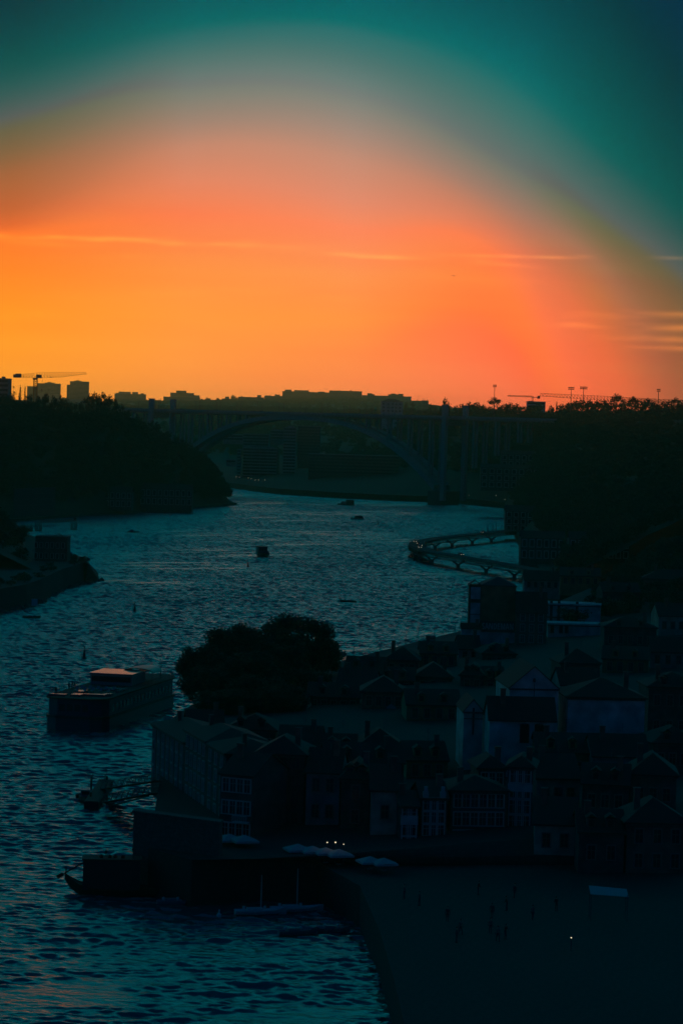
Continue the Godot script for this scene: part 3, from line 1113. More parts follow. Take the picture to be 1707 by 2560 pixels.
func make_cranes() -> void:
	# the tower crane over the south hill
	var d := 1850.0
	var foot := D(89, 985, d)
	foot.y = land(foot.x, foot.z)
	var t := thing("tower_crane", "orange-brown tower crane with raised jib over the south hill", "crane", foot)
	var at := func(px: float, py: float) -> Vector3: return D(px, py, d) - foot
	var mb := MB.new()
	var top: Vector3 = at.call(89, 946)
	var w := 1.15
	var k := 16
	for sx in [-w, w]:
		for sz in [-w, w]:
			mb.bar(Vector3(sx, 0, sz), Vector3(sx, top.y, sz), 0.3)
	for i in k:
		var y0 := top.y * i / k
		var y1 := top.y * (i + 1) / k
		for s in [-w, w]:
			mb.bar(Vector3(-w, y0, s), Vector3(w, y1, s), 0.18)
			mb.bar(Vector3(w, y0, s), Vector3(-w, y1, s), 0.18)
			mb.bar(Vector3(s, y0, -w), Vector3(s, y1, w), 0.18)
	put(mb, "mast", M.crane_paint, t)
	mb = MB.new()
	box_truss(mb, at.call(90, 944), at.call(150, 943), at.call(90, 932), at.call(140, 931), 8, 0.13, Vector3(0, 0, 0.9))
	box_truss(mb, at.call(150, 943), at.call(217, 935), at.call(140, 931), at.call(217, 930.5), 11, 0.12, Vector3(0, 0, 0.8))
	put(mb, "jib", M.crane_paint, t)
	mb = MB.new()
	box_truss(mb, at.call(88, 944), at.call(44, 943), at.call(88, 933), at.call(52, 936), 6, 0.13, Vector3(0, 0, 0.9))
	put(mb, "counter_jib", M.crane_paint, t)
	mb = MB.new()
	mb.box(at.call(40.5, 940), Vector3(3.2, 2.2, 2.4))
	mb.box(at.call(47, 939), Vector3(3.9, 2.7, 2.2))
	put(mb, "counterweight", M.concrete, t)
	mb = MB.new()
	mb.box(at.call(98.5, 941), Vector3(3.6, 2.3, 2.0))
	put(mb, "cab", M.grey_wall, t)
	mb = MB.new()
	mb.tube(at.call(89, 949), at.call(89, 945), 1.7, 1.7, 12)
	put(mb, "slewing_ring", M.steel, t)
	mb = MB.new()
	mb.box(at.call(128, 943), Vector3(1.4, 0.6, 1.2))
	put(mb, "trolley", M.steel, t)
	mb = MB.new()
	mb.bar(at.call(107, 944), at.call(105.5, 972), 0.12)
	put(mb, "cable", M.steel, t)
	mb = MB.new()
	mb.box(at.call(105.3, 975), Vector3(0.7, 1.6, 0.5))
	put(mb, "hook_block", M.steel, t)

	# the long jib above the north bank wood
	d = 2040.0
	foot = D(1560, 1000, d)
	foot.y = land(foot.x, foot.z)
	t = thing("tower_crane", "tower crane with a very long lattice jib above the trees", "crane", foot)
	at = func(px: float, py: float) -> Vector3: return D(px, py, d) - foot
	mb = MB.new()
	box_truss(mb, at.call(1348, 990), at.call(1520, 1002), at.call(1349, 983), at.call(1512, 990.5), 20, 0.2, Vector3(0, 0, 1.0))
	box_truss(mb, at.call(1520, 1002), at.call(1650, 1008), at.call(1512, 990.5), at.call(1612, 996), 13, 0.2, Vector3(0, 0, 1.0))
	box_truss(mb, at.call(1650, 1008), at.call(1698, 1007), at.call(1612, 996), at.call(1698, 1001), 7, 0.25, Vector3(0, 0, 0.9))
	put(mb, "jib", M.crane_paint, t)
	mb = MB.new()
	mb.box(at.call(1346, 993), Vector3(1.4, 2.0, 1.6))
	put(mb, "hook_block", M.steel, t)
	mb = MB.new()
	var mt: Vector3 = at.call(1560, 1004)
	for sx in [-1.0, 1.0]:
		for sz in [-1.0, 1.0]:
			mb.bar(Vector3(sx, 0, sz), Vector3(sx, mt.y, sz), 0.3)
	for i in 8:
		mb.bar(Vector3(-1, mt.y * i / 8, 1), Vector3(1, mt.y * (i + 1) / 8, 1), 0.18)
	put(mb, "mast", M.crane_paint, t)

	# a smaller crane further off
	d = 2900.0
	foot = D(1330, 1012, d)
	foot.y = land(foot.x, foot.z) - 1.0
	t = thing("tower_crane", "small distant tower crane beside the long lattice jib", "crane", foot)
	at = func(px: float, py: float) -> Vector3: return D(px, py, d) - foot
	mb = MB.new()
	var mtop: Vector3 = at.call(1330, 990)
	for sx in [-0.7, 0.7]:
		mb.bar(Vector3(sx, 0, 0.7), Vector3(sx, mtop.y, 0.7), 0.35)
		mb.bar(Vector3(sx, 0, -0.7), Vector3(sx, mtop.y, -0.7), 0.35)
	for i in 10:
		mb.bar(Vector3(-0.7, mtop.y * i / 10, 0.7), Vector3(0.7, mtop.y * (i + 1) / 10, 0.7), 0.22)
	put(mb, "mast", M.crane_paint, t)
	mb = MB.new()
	box_truss(mb, at.call(1330, 993), at.call(1268, 990.5), at.call(1330, 989.5), at.call(1268, 988.5), 16, 0.3, Vector3(0, 0, 0.8))
	put(mb, "jib", M.crane_paint, t)
	mb = MB.new()
	mb.bar(at.call(1330, 993), at.call(1346, 994), 0.8, 0.5)
	mb.box(at.call(1345.5, 994), Vector3(3.0, 2.4, 1.6))
	put(mb, "counter_jib", M.concrete, t)
	# luffing crane among the roofs behind the bridge
	d = 7500.0
	foot = D(1042, 1000, d)
	foot.y = land(foot.x, foot.z) - 1.0
	t = thing("luffing_crane", "tiny crane with steep jib on the roofs behind the bridge", "crane", foot)
	at = func(px: float, py: float) -> Vector3: return D(px, py, d) - foot
	mb = MB.new()
	truss(mb, at.call(1041.5, 1001), at.call(1046, 990), at.call(1043, 1001), at.call(1047, 990.5), 7, 0.2)
	mb.bar(at.call(1046, 989.5), at.call(1049, 990.5), 0.5)
	put(mb, "jib", M.crane_paint, t)
	mb = MB.new()
	mb.bar(Vector3(0, 0, 0), at.call(1042, 1000), 1.2)
	put(mb, "mast", M.crane_paint, t)

func floodlight(px: float, py: float, dist: float, cols: int, label: String) -> void:
	var top := D(px, py, dist)
	var g := land(top.x, top.z) - 0.5
	var t := thing("floodlight_mast", label, "floodlight", Vector3(top.x, g, top.z))
	var h := top.y - g
	var mb := MB.new()
	mb.tube(Vector3.ZERO, Vector3(0, h, 0), 0.42, 0.22, 8)
	put(mb, "pole", M.steel, t)
	mb = MB.new()
	var w := cols * 1.0
	mb.bar(Vector3(-w * 0.5, h - 0.9, 0.2), Vector3(w * 0.5, h - 0.9, 0.2), 0.18)
	mb.bar(Vector3(-w * 0.5, h + 0.4, 0.2), Vector3(w * 0.5, h + 0.4, 0.2), 0.18)
	put(mb, "crossarm", M.steel, t)
	var lamp := MB.new()
	lamp.box(Vector3.ZERO, Vector3(0.78, 0.85, 0.4), Basis(Vector3.RIGHT, 0.35))
	var me := lamp.mesh()
	for r in 2:
		for c in cols:
			put_mesh(me, "lamp_head", M.black_paint, t, Vector3((c + 0.5 - cols * 0.5) * 1.0, h - 0.55 + r * 1.25, 0.35))

func make_far() -> void:
	make_cranes()
	floodlight(1236, 965, 2340, 3, "lone floodlight mast above the umbrella pine")
	floodlight(1427, 971, 2250, 5, "twin floodlight mast crossed by the crane jib near its thin end")
	floodlight(1458, 970, 2250, 6, "broader twin floodlight mast rising from the wood behind the jib")
	floodlight(1645, 976, 2150, 3, "short floodlight mast past the flat-topped pine")
	# hazy towers behind the south hill
	flats("apartment_tower", "dark tower block with roof box on the south hill", -40, 23, 947, 1830, 16, [[4, 9, 941]], "grey_wall", "", 0.0, 6)
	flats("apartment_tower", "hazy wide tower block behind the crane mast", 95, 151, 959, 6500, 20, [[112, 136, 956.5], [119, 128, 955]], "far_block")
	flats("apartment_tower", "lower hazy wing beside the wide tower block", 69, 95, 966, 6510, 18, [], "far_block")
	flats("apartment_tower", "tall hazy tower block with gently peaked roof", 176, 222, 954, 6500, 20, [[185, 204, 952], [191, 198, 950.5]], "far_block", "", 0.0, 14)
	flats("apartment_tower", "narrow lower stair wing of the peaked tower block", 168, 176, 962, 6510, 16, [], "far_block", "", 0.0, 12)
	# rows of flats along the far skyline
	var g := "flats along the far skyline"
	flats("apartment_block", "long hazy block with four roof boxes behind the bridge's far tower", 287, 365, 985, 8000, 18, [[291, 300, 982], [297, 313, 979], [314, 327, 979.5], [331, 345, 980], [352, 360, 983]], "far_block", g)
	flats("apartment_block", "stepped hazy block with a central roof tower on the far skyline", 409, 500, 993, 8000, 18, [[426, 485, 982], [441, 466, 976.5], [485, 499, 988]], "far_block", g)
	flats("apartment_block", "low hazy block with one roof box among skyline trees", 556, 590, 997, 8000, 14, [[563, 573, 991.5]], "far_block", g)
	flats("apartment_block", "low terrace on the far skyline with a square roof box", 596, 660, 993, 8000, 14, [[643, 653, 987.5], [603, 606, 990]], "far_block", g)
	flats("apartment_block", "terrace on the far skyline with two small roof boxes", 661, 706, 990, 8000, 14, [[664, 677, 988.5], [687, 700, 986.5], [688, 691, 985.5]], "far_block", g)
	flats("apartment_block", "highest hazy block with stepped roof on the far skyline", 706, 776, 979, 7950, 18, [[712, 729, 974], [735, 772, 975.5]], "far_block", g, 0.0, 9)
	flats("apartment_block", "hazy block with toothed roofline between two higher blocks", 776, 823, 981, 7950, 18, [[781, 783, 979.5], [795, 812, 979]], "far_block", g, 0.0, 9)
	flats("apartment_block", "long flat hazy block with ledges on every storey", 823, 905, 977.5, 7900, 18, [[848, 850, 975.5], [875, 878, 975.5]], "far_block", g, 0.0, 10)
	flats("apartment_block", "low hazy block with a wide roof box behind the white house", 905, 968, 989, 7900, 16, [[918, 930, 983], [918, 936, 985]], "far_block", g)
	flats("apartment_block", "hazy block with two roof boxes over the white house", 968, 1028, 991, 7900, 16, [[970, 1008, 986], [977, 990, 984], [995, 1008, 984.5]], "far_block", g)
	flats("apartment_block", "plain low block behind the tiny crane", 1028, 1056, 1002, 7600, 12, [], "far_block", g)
	var ant := flats("apartment_block", "small block carrying three aerials behind the north tower", 1054, 1071, 1001.5, 6000, 12, [], "far_block")
	var mb := MB.new()
	for x in [-5.0, -1.2, 4.4]:
		mb = MB.new()
		var h: float = D(1062, 1001.5, 6000).y - ant.position.y
		mb.tube(Vector3(x, h, -5), Vector3(x, h + 7.4, -5), 0.4, 0.08, 5)
		put(mb, "aerial", M.steel, ant)
	flats("apartment_block", "flat-roofed pale house among trees under the small crane", 1318, 1363, 1005, 2500, 16, [[1322, 1334, 1003.5]], "white_wall", "", 0.0, 2)
	flats("apartment_block", "low hazy block peeking out of the skyline wood", 505, 552, 1000, 8060, 14, [[520, 527, 996]], "far_block", g)
	# trees of the far skyline
	for s in [[385, 1000, 14], [397, 999, 16], [505, 996, 14], [518, 993, 18], [532, 998, 14], [545, 994, 20], [558, 996, 12], [583, 987, 20], [594, 993, 12], [612, 992, 10], [628, 993, 10], [372, 1004, 12], [278, 998, 14], [270, 1002, 12], [1016, 1004, 16], [1032, 1003, 14], [1076, 1008, 18], [1088, 1012, 16]]:
		tree_at("broad%d" % (int(s[0]) % 3), "leafy_tree", s[0], s[1], 7900 if s[0] < 1000 else 4200, s[2], "hazy tree between the flats on the far skyline", "trees of the far skyline")
	# the white house above the deck, its west edge in the last sun
	var wh := flats("white_house", "white four-storey house with dark hipped roof above the bridge deck", 953, 1007, 1004, 3300, 16, [], "white_wall", "", 0.0, 0)
	var top: float = D(980, 1004, 3300).y - wh.position.y
	mb = MB.new()
	mb.hip(-12.0, 12.0, -15, 0.5, top + 0.5, 2.8, 0.6)
	put(mb, "hip_roof", M.dark_roof, wh)
	var hole := MB.new()
	hole.block(0, 0, 0.02, 2.5, 1.9, 0.12)
	var hm := hole.mesh()
	for r in 3:
		for x in [-10.2, -4.5, 0.7, 5.0, 9.5]:
			put_mesh(hm, "window", M.glass, wh, Vector3(x, top - 4.0 - r * 4.1, 0))
	var bal := MB.new()
	bal.block(0, 0, -3.0, 2.6, 0.3, 7.0)
	bal.block(-1.2, 0.3, -3.0, 0.12, 0.9, 7.0)
	var bm := bal.mesh()
	for r in 4:
		put_mesh(bm, "balcony", M.white_wall, wh, Vector3(-14.2, top - 3.8 - r * 4.1, 0))
	# the flats on the slope beyond the arch
	flats("balcony_flats", "broad nine-storey block with balconies beyond the arch", 607, 694, 1121, 2680, 16, [[616, 625, 1117], [671, 682, 1117.5]], "grey_wall", "", -0.12, 9, true, 1198)
	flats("balcony_flats", "narrow block end with stacked balconies beside the broad block", 593, 603, 1125, 2670, 14, [], "grey_wall", "", 0.0, 9, true, 1196)
	flats("balcony_flats", "tall slim tower with stacked balconies beyond the arch", 709, 741, 1070, 2680, 15, [[719, 736, 1064.5]], "grey_wall", "", 0.0, 15, true, 1202)
	flats("office_block", "banded office block behind the broad balcony block", 608, 673, 1086, 2800, 16, [], "grey_wall", "", -0.05, 4, false, 1125)
	flats("office_block", "upper terrace block beside the slim tower", 676, 711, 1077, 2820, 16, [[684, 700, 1073.5]], "grey_wall", "", 0.0, 3, false, 1110)
	flats("office_block", "dim block behind the slim tower on the dark slope", 745, 802, 1066, 2760, 18, [], "stone_wall", "", 0.0, 10, false, 1185)
	flats("office_block", "long dim riverside block under the arch", 772, 998, 1138, 2560, 16, [], "stone_wall", "", 0.0, 6, false, 1215)
	flats("office_block", "low pale hall on the slope beyond the arch foot", 560, 608, 1087, 2850, 16, [], "grey_wall", "", 0.1, 2, false, 1108)
	flats("office_block", "small shed by the far shore behind the wooded point", 566, 590, 1150, 2600, 10, [], "grey_wall", "", 0.0, 1, false, 1160)
	# roof lights catching the sky
	var sp := MB.new()
	sp.box(Vector3.ZERO, Vector3(3.6, 0.2, 9.0))
	tag(put(sp, "roof_panel", M.bright_metal, self, D(617, 1116, 2690)), "bright metal panel on the end of the broad balcony block's roof", "roof panel")
	sp = MB.new()
	sp.box(Vector3.ZERO, Vector3(4.2, 0.2, 9.0))
	tag(put(sp, "roof_panel", M.bright_metal, self, D(677, 1115, 2690)), "bright metal panel in the middle of the broad balcony block's roof", "roof panel")
	# street lamps along the far shore
	var i := 0
	for s in [[591, 1191.5], [599, 1192.5], [621, 1194.5], [628, 1196], [638, 1199.5], [647, 1199.5], [662, 1199.5], [718, 1207], [1172, 1238], [1261, 1248.5], [1239, 1238], [552, 1251], [345, 1267], [352, 1267], [410, 1263]]:
		street_light(D(s[0], s[1], 2560 if s[1] < 1210 else (2100 if s[0] < 600 else 2180)), 5.0, "small lit street lamp on the quay by the bridge", "lit lamps along the far quays", 0.35, Color(1.0, 0.93, 0.75))
		i += 1
	# north bank rows
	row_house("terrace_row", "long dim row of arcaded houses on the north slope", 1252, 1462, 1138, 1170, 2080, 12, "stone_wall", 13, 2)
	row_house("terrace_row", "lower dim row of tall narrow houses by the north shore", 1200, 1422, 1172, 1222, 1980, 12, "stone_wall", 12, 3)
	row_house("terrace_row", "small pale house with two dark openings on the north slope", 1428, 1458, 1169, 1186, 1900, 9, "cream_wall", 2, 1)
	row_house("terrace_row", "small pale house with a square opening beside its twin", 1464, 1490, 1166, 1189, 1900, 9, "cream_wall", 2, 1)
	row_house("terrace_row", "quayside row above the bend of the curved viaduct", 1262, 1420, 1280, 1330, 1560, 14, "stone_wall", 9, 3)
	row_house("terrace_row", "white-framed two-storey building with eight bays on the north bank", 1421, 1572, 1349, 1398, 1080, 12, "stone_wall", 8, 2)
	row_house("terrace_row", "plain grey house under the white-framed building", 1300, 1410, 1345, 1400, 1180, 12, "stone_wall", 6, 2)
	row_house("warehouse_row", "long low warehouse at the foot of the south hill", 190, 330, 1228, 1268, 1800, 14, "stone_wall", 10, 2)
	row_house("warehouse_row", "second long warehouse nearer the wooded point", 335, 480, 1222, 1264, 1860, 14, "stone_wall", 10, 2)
	# terraces of the south hill
	for k in 5:
		var a := D(36, 1222 + k * 14, 1590 + k * -4)
		var b := D(138, 1218 + k * 14, 1610 + k * -4)
		mb = MB.new()
		mb.bar(a - Vector3(0, 1.5, 0), b - Vector3(0, 1.5, 0), 1.2, 3.0)
		tag(put(mb, "retaining_wall", M.granite, self), "long stone retaining wall of the terraced slope", "wall", "terrace walls on the south bank")

func street_light(head: Vector3, h: float, label: String, group: String, bulb: float, color: Color, energy := 0.05) -> Node3D:
	var t := thing("street_lamp", label, "street lamp", head - Vector3(0, h, 0), 0.0, group)
	var mb := MB.new()
	mb.tube(Vector3.ZERO, Vector3(0, h - bulb, 0), 0.09, 0.06, 6)
	put(mb, "pole", M.steel, t)
	mb = MB.new()
	mb.lathe(Vector3(0, h - bulb, 0), PackedVector2Array([Vector2(0.01, 0), Vector2(bulb * 0.5, bulb * 0.3), Vector2(bulb * 0.5, bulb * 0.75), Vector2(0.01, bulb)]), 10)
	put(mb, "lamp_globe", M.lamp_glow, t)
	mb = MB.new()
	mb.lathe(Vector3(0, h - 0.02, 0), PackedVector2Array([Vector2(bulb * 0.6, 0), Vector2(bulb * 0.3, 0.14), Vector2(0.01, 0.2)]), 10)
	put(mb, "cap", M.steel, t)
	var l := OmniLight3D.new()
	l.name = "lamp_light"
	l.light_color = color
	l.light_energy = energy
	l.light_size = bulb * 0.3
	l.omni_range = 60.0
	l.omni_attenuation = 2.0
	l.shadow_enabled = true
	l.position = Vector3(0, h - bulb * 0.5, 0)
	t.add_child(l)
	return t

# a row of joined houses with real openings showing between two columns of the photograph
func row_house(called: String, label: String, px0: float, px1: float, py0: float, py1: float, dist: float, depth: float, wall: String, bays: int, floors: int) -> Node3D:
	var a := D(px0, py1, dist)
	var b := D(px1, py1, dist)
	var w := b.x - a.x
	var mid := (a + b) * 0.5
	var h := D((px0 + px1) * 0.5, py0, dist).y - mid.y
	var t := thing(called, label, "building", mid)
	var g := land(mid.x, mid.z - depth * 0.5)
	var mb := MB.new()
	mb.block(0, minf(g - mid.y, 0.0) - 2.0, -depth * 0.5, w, h + 2.0 - minf(g - mid.y, 0.0), depth)
	put(mb, "wall", M[wall], t)
	mb = MB.new()
	mb.gable(-w * 0.5, w * 0.5, -depth, 0, h, depth * 0.22)
	put(mb, "roof", M.tiles, t)
	var bw := w / bays
	var fh := h / floors
	var fr := MB.new()
	var ww := bw * 0.46
	var wh := fh * 0.6
	var jb := minf(bw * 0.12, 0.5)
	fr.block(-ww * 0.5 - jb * 0.5, 0, 0.08, jb, wh + jb, 0.2)
	fr.block(ww * 0.5 + jb * 0.5, 0, 0.08, jb, wh + jb, 0.2)
	fr.block(0, wh, 0.08, ww, jb, 0.2)
	fr.block(0, -jb, 0.09, ww + jb * 2.6, jb, 0.26)
	var fm := fr.mesh()
	var pn := MB.new()
	pn.block(0, 0, 0.02, ww, wh, 0.06)
	var pm := pn.mesh()
	for f in floors:
		for i in bays:
			var o := put_mesh(fm, "window", M.trim if wall != "stone_wall" or dist < 1200 else M.concrete, t, Vector3((i + 0.5 - bays * 0.5) * bw, f * fh + fh * 0.2, 0))
			put_mesh(pm, "pane", M.glass, o)
	return t
# ---------- people ----------
func sd_capsule(p: Vector3, a: Vector3, b: Vector3, ra: float, rb: float) -> float:
	var ab := b - a
	var t := clampf((p - a).dot(ab) / maxf(ab.length_squared(), 1e-9), 0.0, 1.0)
	return (p - a - ab * t).length() - lerpf(ra, rb, t)

# one continuous skin over tapered bones, meshed as surface nets
func skin(bones: Array, cell: float, colors: Array) -> ArrayMesh:
	var lo := Vector3(1e9, 1e9, 1e9)
	var hi := -lo
	for b in bones:
		for k in 2:
			var r: float = maxf(b[2], b[3]) + cell * 2.0
			lo = lo.min(b[k] - Vector3.ONE * r)
			hi = hi.max(b[k] + Vector3.ONE * r)
	var nx := int((hi.x - lo.x) / cell) + 2
	var ny := int((hi.y - lo.y) / cell) + 2
	var nz := int((hi.z - lo.z) / cell) + 2
	var f := PackedFloat32Array()
	f.resize(nx * ny * nz)
	f.fill(1.0)
	for b in bones:
		var r: float = maxf(b[2], b[3]) + cell * 3.0
		var p0: Vector3 = ((b[0].min(b[1]) - Vector3.ONE * r - lo) / cell).floor().max(Vector3.ZERO)
		var p1: Vector3 = ((b[0].max(b[1]) + Vector3.ONE * r - lo) / cell).ceil().min(Vector3(nx - 1, ny - 1, nz - 1))
		for z in range(int(p0.z), int(p1.z) + 1):
			for y in range(int(p0.y), int(p1.y) + 1):
				for x in range(int(p0.x), int(p1.x) + 1):
					var d := sd_capsule(lo + Vector3(x, y, z) * cell, b[0], b[1], b[2], b[3])
					var i := x + nx * (y + ny * z)
					var e := f[i]
					var k := 0.03
					var h := clampf(0.5 + 0.5 * (e - d) / k, 0.0, 1.0)
					f[i] = lerpf(e, d, h) - k * h * (1.0 - h) if e < 0.9 else d
	var at := PackedInt32Array()
	at.resize(nx * ny * nz)
	at.fill(-1)
	var pts := PackedVector3Array()
	for z in nz - 1:
		for y in ny - 1:
			for x in nx - 1:
				var i := x + nx * (y + ny * z)
				var sum := Vector3.ZERO
				var cnt := 0
				var v := [f[i], f[i + 1], f[i + nx], f[i + nx + 1], f[i + nx * ny], f[i + 1 + nx * ny], f[i + nx + nx * ny], f[i + nx + 1 + nx * ny]]
				for e in [[0, 1], [2, 3], [4, 5], [6, 7], [0, 2], [1, 3], [4, 6], [5, 7], [0, 4], [1, 5], [2, 6], [3, 7]]:
					var a: float = v[e[0]]
					var b: float = v[e[1]]
					if (a < 0) != (b < 0):
						var t := a / (a - b)
						var ca := Vector3(e[0] & 1, (e[0] >> 1) & 1, e[0] >> 2)
						var cb := Vector3(e[1] & 1, (e[1] >> 1) & 1, e[1] >> 2)
						sum += ca.lerp(cb, t)
						cnt += 1
				if cnt > 0:
					at[i] = pts.size()
					pts.append(lo + (Vector3(x, y, z) + sum / cnt) * cell)
	var mb := MB.new()
	mb.colored = true
	var sx := 1
	var sy := nx
	var sz := nx * ny
	for z in range(1, nz - 1):
		for y in range(1, ny - 1):
			for x in range(1, nx - 1):
				var i := x + nx * (y + ny * z)
				for ax in [[sx, sy, sz], [sy, sz, sx], [sz, sx, sy]]:
					var a := f[i]
					var b := f[i + ax[0]]
					if (a < 0) == (b < 0):
						continue
					var q := [at[i - ax[1] - ax[2]], at[i - ax[2]], at[i], at[i - ax[1]]]
					if q.min() < 0:
						continue
					var c := pts[q[0]]
					mb.tint = colors[-1][1]
					for k in colors:
						if c.y < k[0]:
							mb.tint = k[1]
							break
					if a < 0:
						mb.quad(pts[q[0]], pts[q[1]], pts[q[2]], pts[q[3]])
					else:
						mb.quad(pts[q[3]], pts[q[2]], pts[q[1]], pts[q[0]])
	return mb.mesh()

var person_meshes := []

func make_person_meshes() -> void:
	var m := StandardMaterial3D.new()
	m.resource_name = "clothes_and_skin"
	m.vertex_color_use_as_albedo = true
	m.roughness = 0.85
	M["clothes"] = m
	for pose in 3:
		var st := [0.10, 0.24, 0.04][pose] as float
		var bend := [0.0, 0.04, 0.10][pose] as float
		var hand := [Vector3(0.27, 0.80, 0.06), Vector3(0.28, 0.85, 0.18), Vector3(0.20, 1.05, 0.28)][pose] as Vector3
		var hand2 := [Vector3(-0.27, 0.80, 0.04), Vector3(-0.27, 0.84, -0.16), Vector3(-0.22, 1.02, 0.26)][pose] as Vector3
		var hip := Vector3(0, 0.92, 0)
		var neck := Vector3(0, 1.45, bend)
		var b := []
		for s in [-1.0, 1.0]:
			var foot := Vector3(s * 0.10, 0.05, s * st * 0.8)
			var knee := Vector3(s * 0.105, 0.49, s * st * 0.5 + 0.04)
			b.append([Vector3(s * 0.09, 0.90, 0), knee, 0.088, 0.058])
			b.append([knee, foot + Vector3(0, 0.03, -0.02), 0.058, 0.042])
			b.append([foot + Vector3(0, 0, -0.03), foot + Vector3(s * 0.02, -0.01, 0.15), 0.045, 0.035])
			var sh := Vector3(s * 0.19, 1.40, bend * 0.9)
			var hd := hand if s > 0 else hand2
			var el := sh.lerp(hd, 0.5) + Vector3(s * 0.05, -0.02, -0.06)
			b.append([sh, el, 0.052, 0.042])
			b.append([el, hd, 0.040, 0.028])
			for k in 4:
				b.append([hd, hd + Vector3(s * 0.01, -0.10 + 0.012 * absf(k - 1.5), -0.03 + 0.02 * k), 0.018, 0.011])
			b.append([hd, hd + Vector3(-s * 0.03, -0.05, 0.05), 0.016, 0.012])
			b.append([sh, neck + Vector3(0, -0.06, 0), 0.07, 0.07])
		b.append([hip + Vector3(-0.06, 0, 0), hip + Vector3(0.06, 0, 0), 0.115, 0.115])
		b.append([hip, Vector3(0, 1.12, bend * 0.3), 0.115, 0.115])
		b.append([Vector3(-0.05, 1.12, bend * 0.3), Vector3(-0.09, 1.34, bend * 0.8), 0.105, 0.105])
		b.append([Vector3(0.05, 1.12, bend * 0.3), Vector3(0.09, 1.34, bend * 0.8), 0.105, 0.105])
		b.append([neck, neck + Vector3(0, 0.12, 0.02), 0.055, 0.055])
		b.append([neck + Vector3(0, 0.16, 0.03), neck + Vector3(0, 0.24, 0.02), 0.078, 0.092])
		b.append([neck + Vector3(0, 0.17, 0.11), neck + Vector3(0, 0.20, 0.115), 0.018, 0.014])
		var shirt := [Color(0.03, 0.035, 0.05), Color(0.12, 0.11, 0.1), Color(0.1, 0.03, 0.03)][pose] as Color
		person_meshes.append(skin(b, 0.03, [[0.09, Color(0.02, 0.02, 0.02)], [0.98, Color(0.03, 0.03, 0.045)], [1.47, shirt], [9.0, Color(0.35, 0.22, 0.16)]]))
	var hair := MB.new()
	hair.lathe(Vector3(0, 1.63, 0.0), PackedVector2Array([Vector2(0.10, 0.0), Vector2(0.108, 0.06), Vector2(0.085, 0.125), Vector2(0.01, 0.155)]), 10)
	M["hair_mesh"] = hair.mesh()
	mat("hair", Color(0.02, 0.014, 0.01), 0.7, "")

func person(at: Vector3, turn: float, pose: int, label: String, group: String) -> Node3D:
	var t := thing("person", label, "person", at, turn, group)
	put_mesh(person_meshes[pose], "body", M.clothes, t)
	put_mesh(M.hair_mesh, "hair", M.hair, t, Vector3(0, 0.02, [0.0, 0.04, 0.1][pose]))
	return t

# ---------- cars ----------
var car_proto: Node3D

func car_parts(t: Node3D, paint: Material) -> void:
	var mb := MB.new()
	# body: stations along x, (x, bottom, shoulder, half width)
	var st := [[-2.1, 0.45, 0.75, 0.72], [-1.95, 0.3, 0.92, 0.82], [-1.0, 0.26, 0.98, 0.88], [0.6, 0.26, 0.96, 0.88], [1.6, 0.28, 0.86, 0.85], [2.05, 0.35, 0.68, 0.74]]
	for i in st.size() - 1:
		var a: Array = st[i]
		var b: Array = st[i + 1]
		mb.quad(Vector3(a[0], a[1], a[3]), Vector3(b[0], b[1], b[3]), Vector3(b[0], b[2], b[3]), Vector3(a[0], a[2], a[3]))
		mb.quad(Vector3(b[0], b[1], -b[3]), Vector3(a[0], a[1], -a[3]), Vector3(a[0], a[2], -a[3]), Vector3(b[0], b[2], -b[3]))
		mb.quad(Vector3(a[0], a[2], a[3]), Vector3(b[0], b[2], b[3]), Vector3(b[0], b[2], -b[3]), Vector3(a[0], a[2], -a[3]))
		mb.quad(Vector3(a[0], a[1], -a[3]), Vector3(b[0], b[1], -b[3]), Vector3(b[0], b[1], b[3]), Vector3(a[0], a[1], a[3]))
	for k in [0, 5]:
		var a: Array = st[k]
		var A := Vector3(a[0], a[1], a[3])
		var B := Vector3(a[0], a[1], -a[3])
		var C := Vector3(a[0], a[2], -a[3])
		var E := Vector3(a[0], a[2], a[3])
		if k == 5:
			mb.quad(A, B, C, E)
		else:
			mb.quad(B, A, E, C)
	put(mb, "body", paint, t)
	mb = MB.new()
	var lo := [Vector3(-1.75, 0.93, 0.8), Vector3(1.0, 0.93, 0.8)]
	var hi := [Vector3(-1.2, 1.44, 0.6), Vector3(0.25, 1.44, 0.6)]
	var mz := func(v: Vector3) -> Vector3: return Vector3(v.x, v.y, -v.z)
	mb.quad(lo[0], lo[1], hi[1], hi[0])
	mb.quad(mz.call(lo[1]), mz.call(lo[0]), mz.call(hi[0]), mz.call(hi[1]))
	mb.quad(lo[1], mz.call(lo[1]), mz.call(hi[1]), hi[1])
	mb.quad(mz.call(lo[0]), lo[0], hi[0], mz.call(hi[0]))
	put(mb, "cabin_glass", M.glass, t)
	mb = MB.new()
	mb.box(Vector3(-0.48, 1.455, 0), Vector3(1.5, 0.05, 1.22))
	put(mb, "roof", paint, t)
	for x in [-1.3, 1.3]:
		for z in [-0.8, 0.8]:
			mb = MB.new()
			mb.tube(Vector3(x, 0.32, z - 0.1), Vector3(x, 0.32, z + 0.1), 0.32, 0.32, 12)
			var wh := put(mb, "wheel", M.black_paint, t)
			mb = MB.new()
			var zz: float = z + (0.101 if z > 0 else -0.101)
			mb.tube(Vector3(x, 0.32, zz), Vector3(x, 0.32, zz + (0.01 if z > 0 else -0.01)), 0.2, 0.18, 10)
			put(mb, "rim", M.bright_metal, wh)
	for z in [-0.55, 0.55]:
		mb = MB.new()
		mb.box(Vector3(2.03, 0.62, z), Vector3(0.08, 0.14, 0.3))
		put(mb, "headlight", M.lamp_glow if t.has_meta("lit") else M.bright_metal, t)

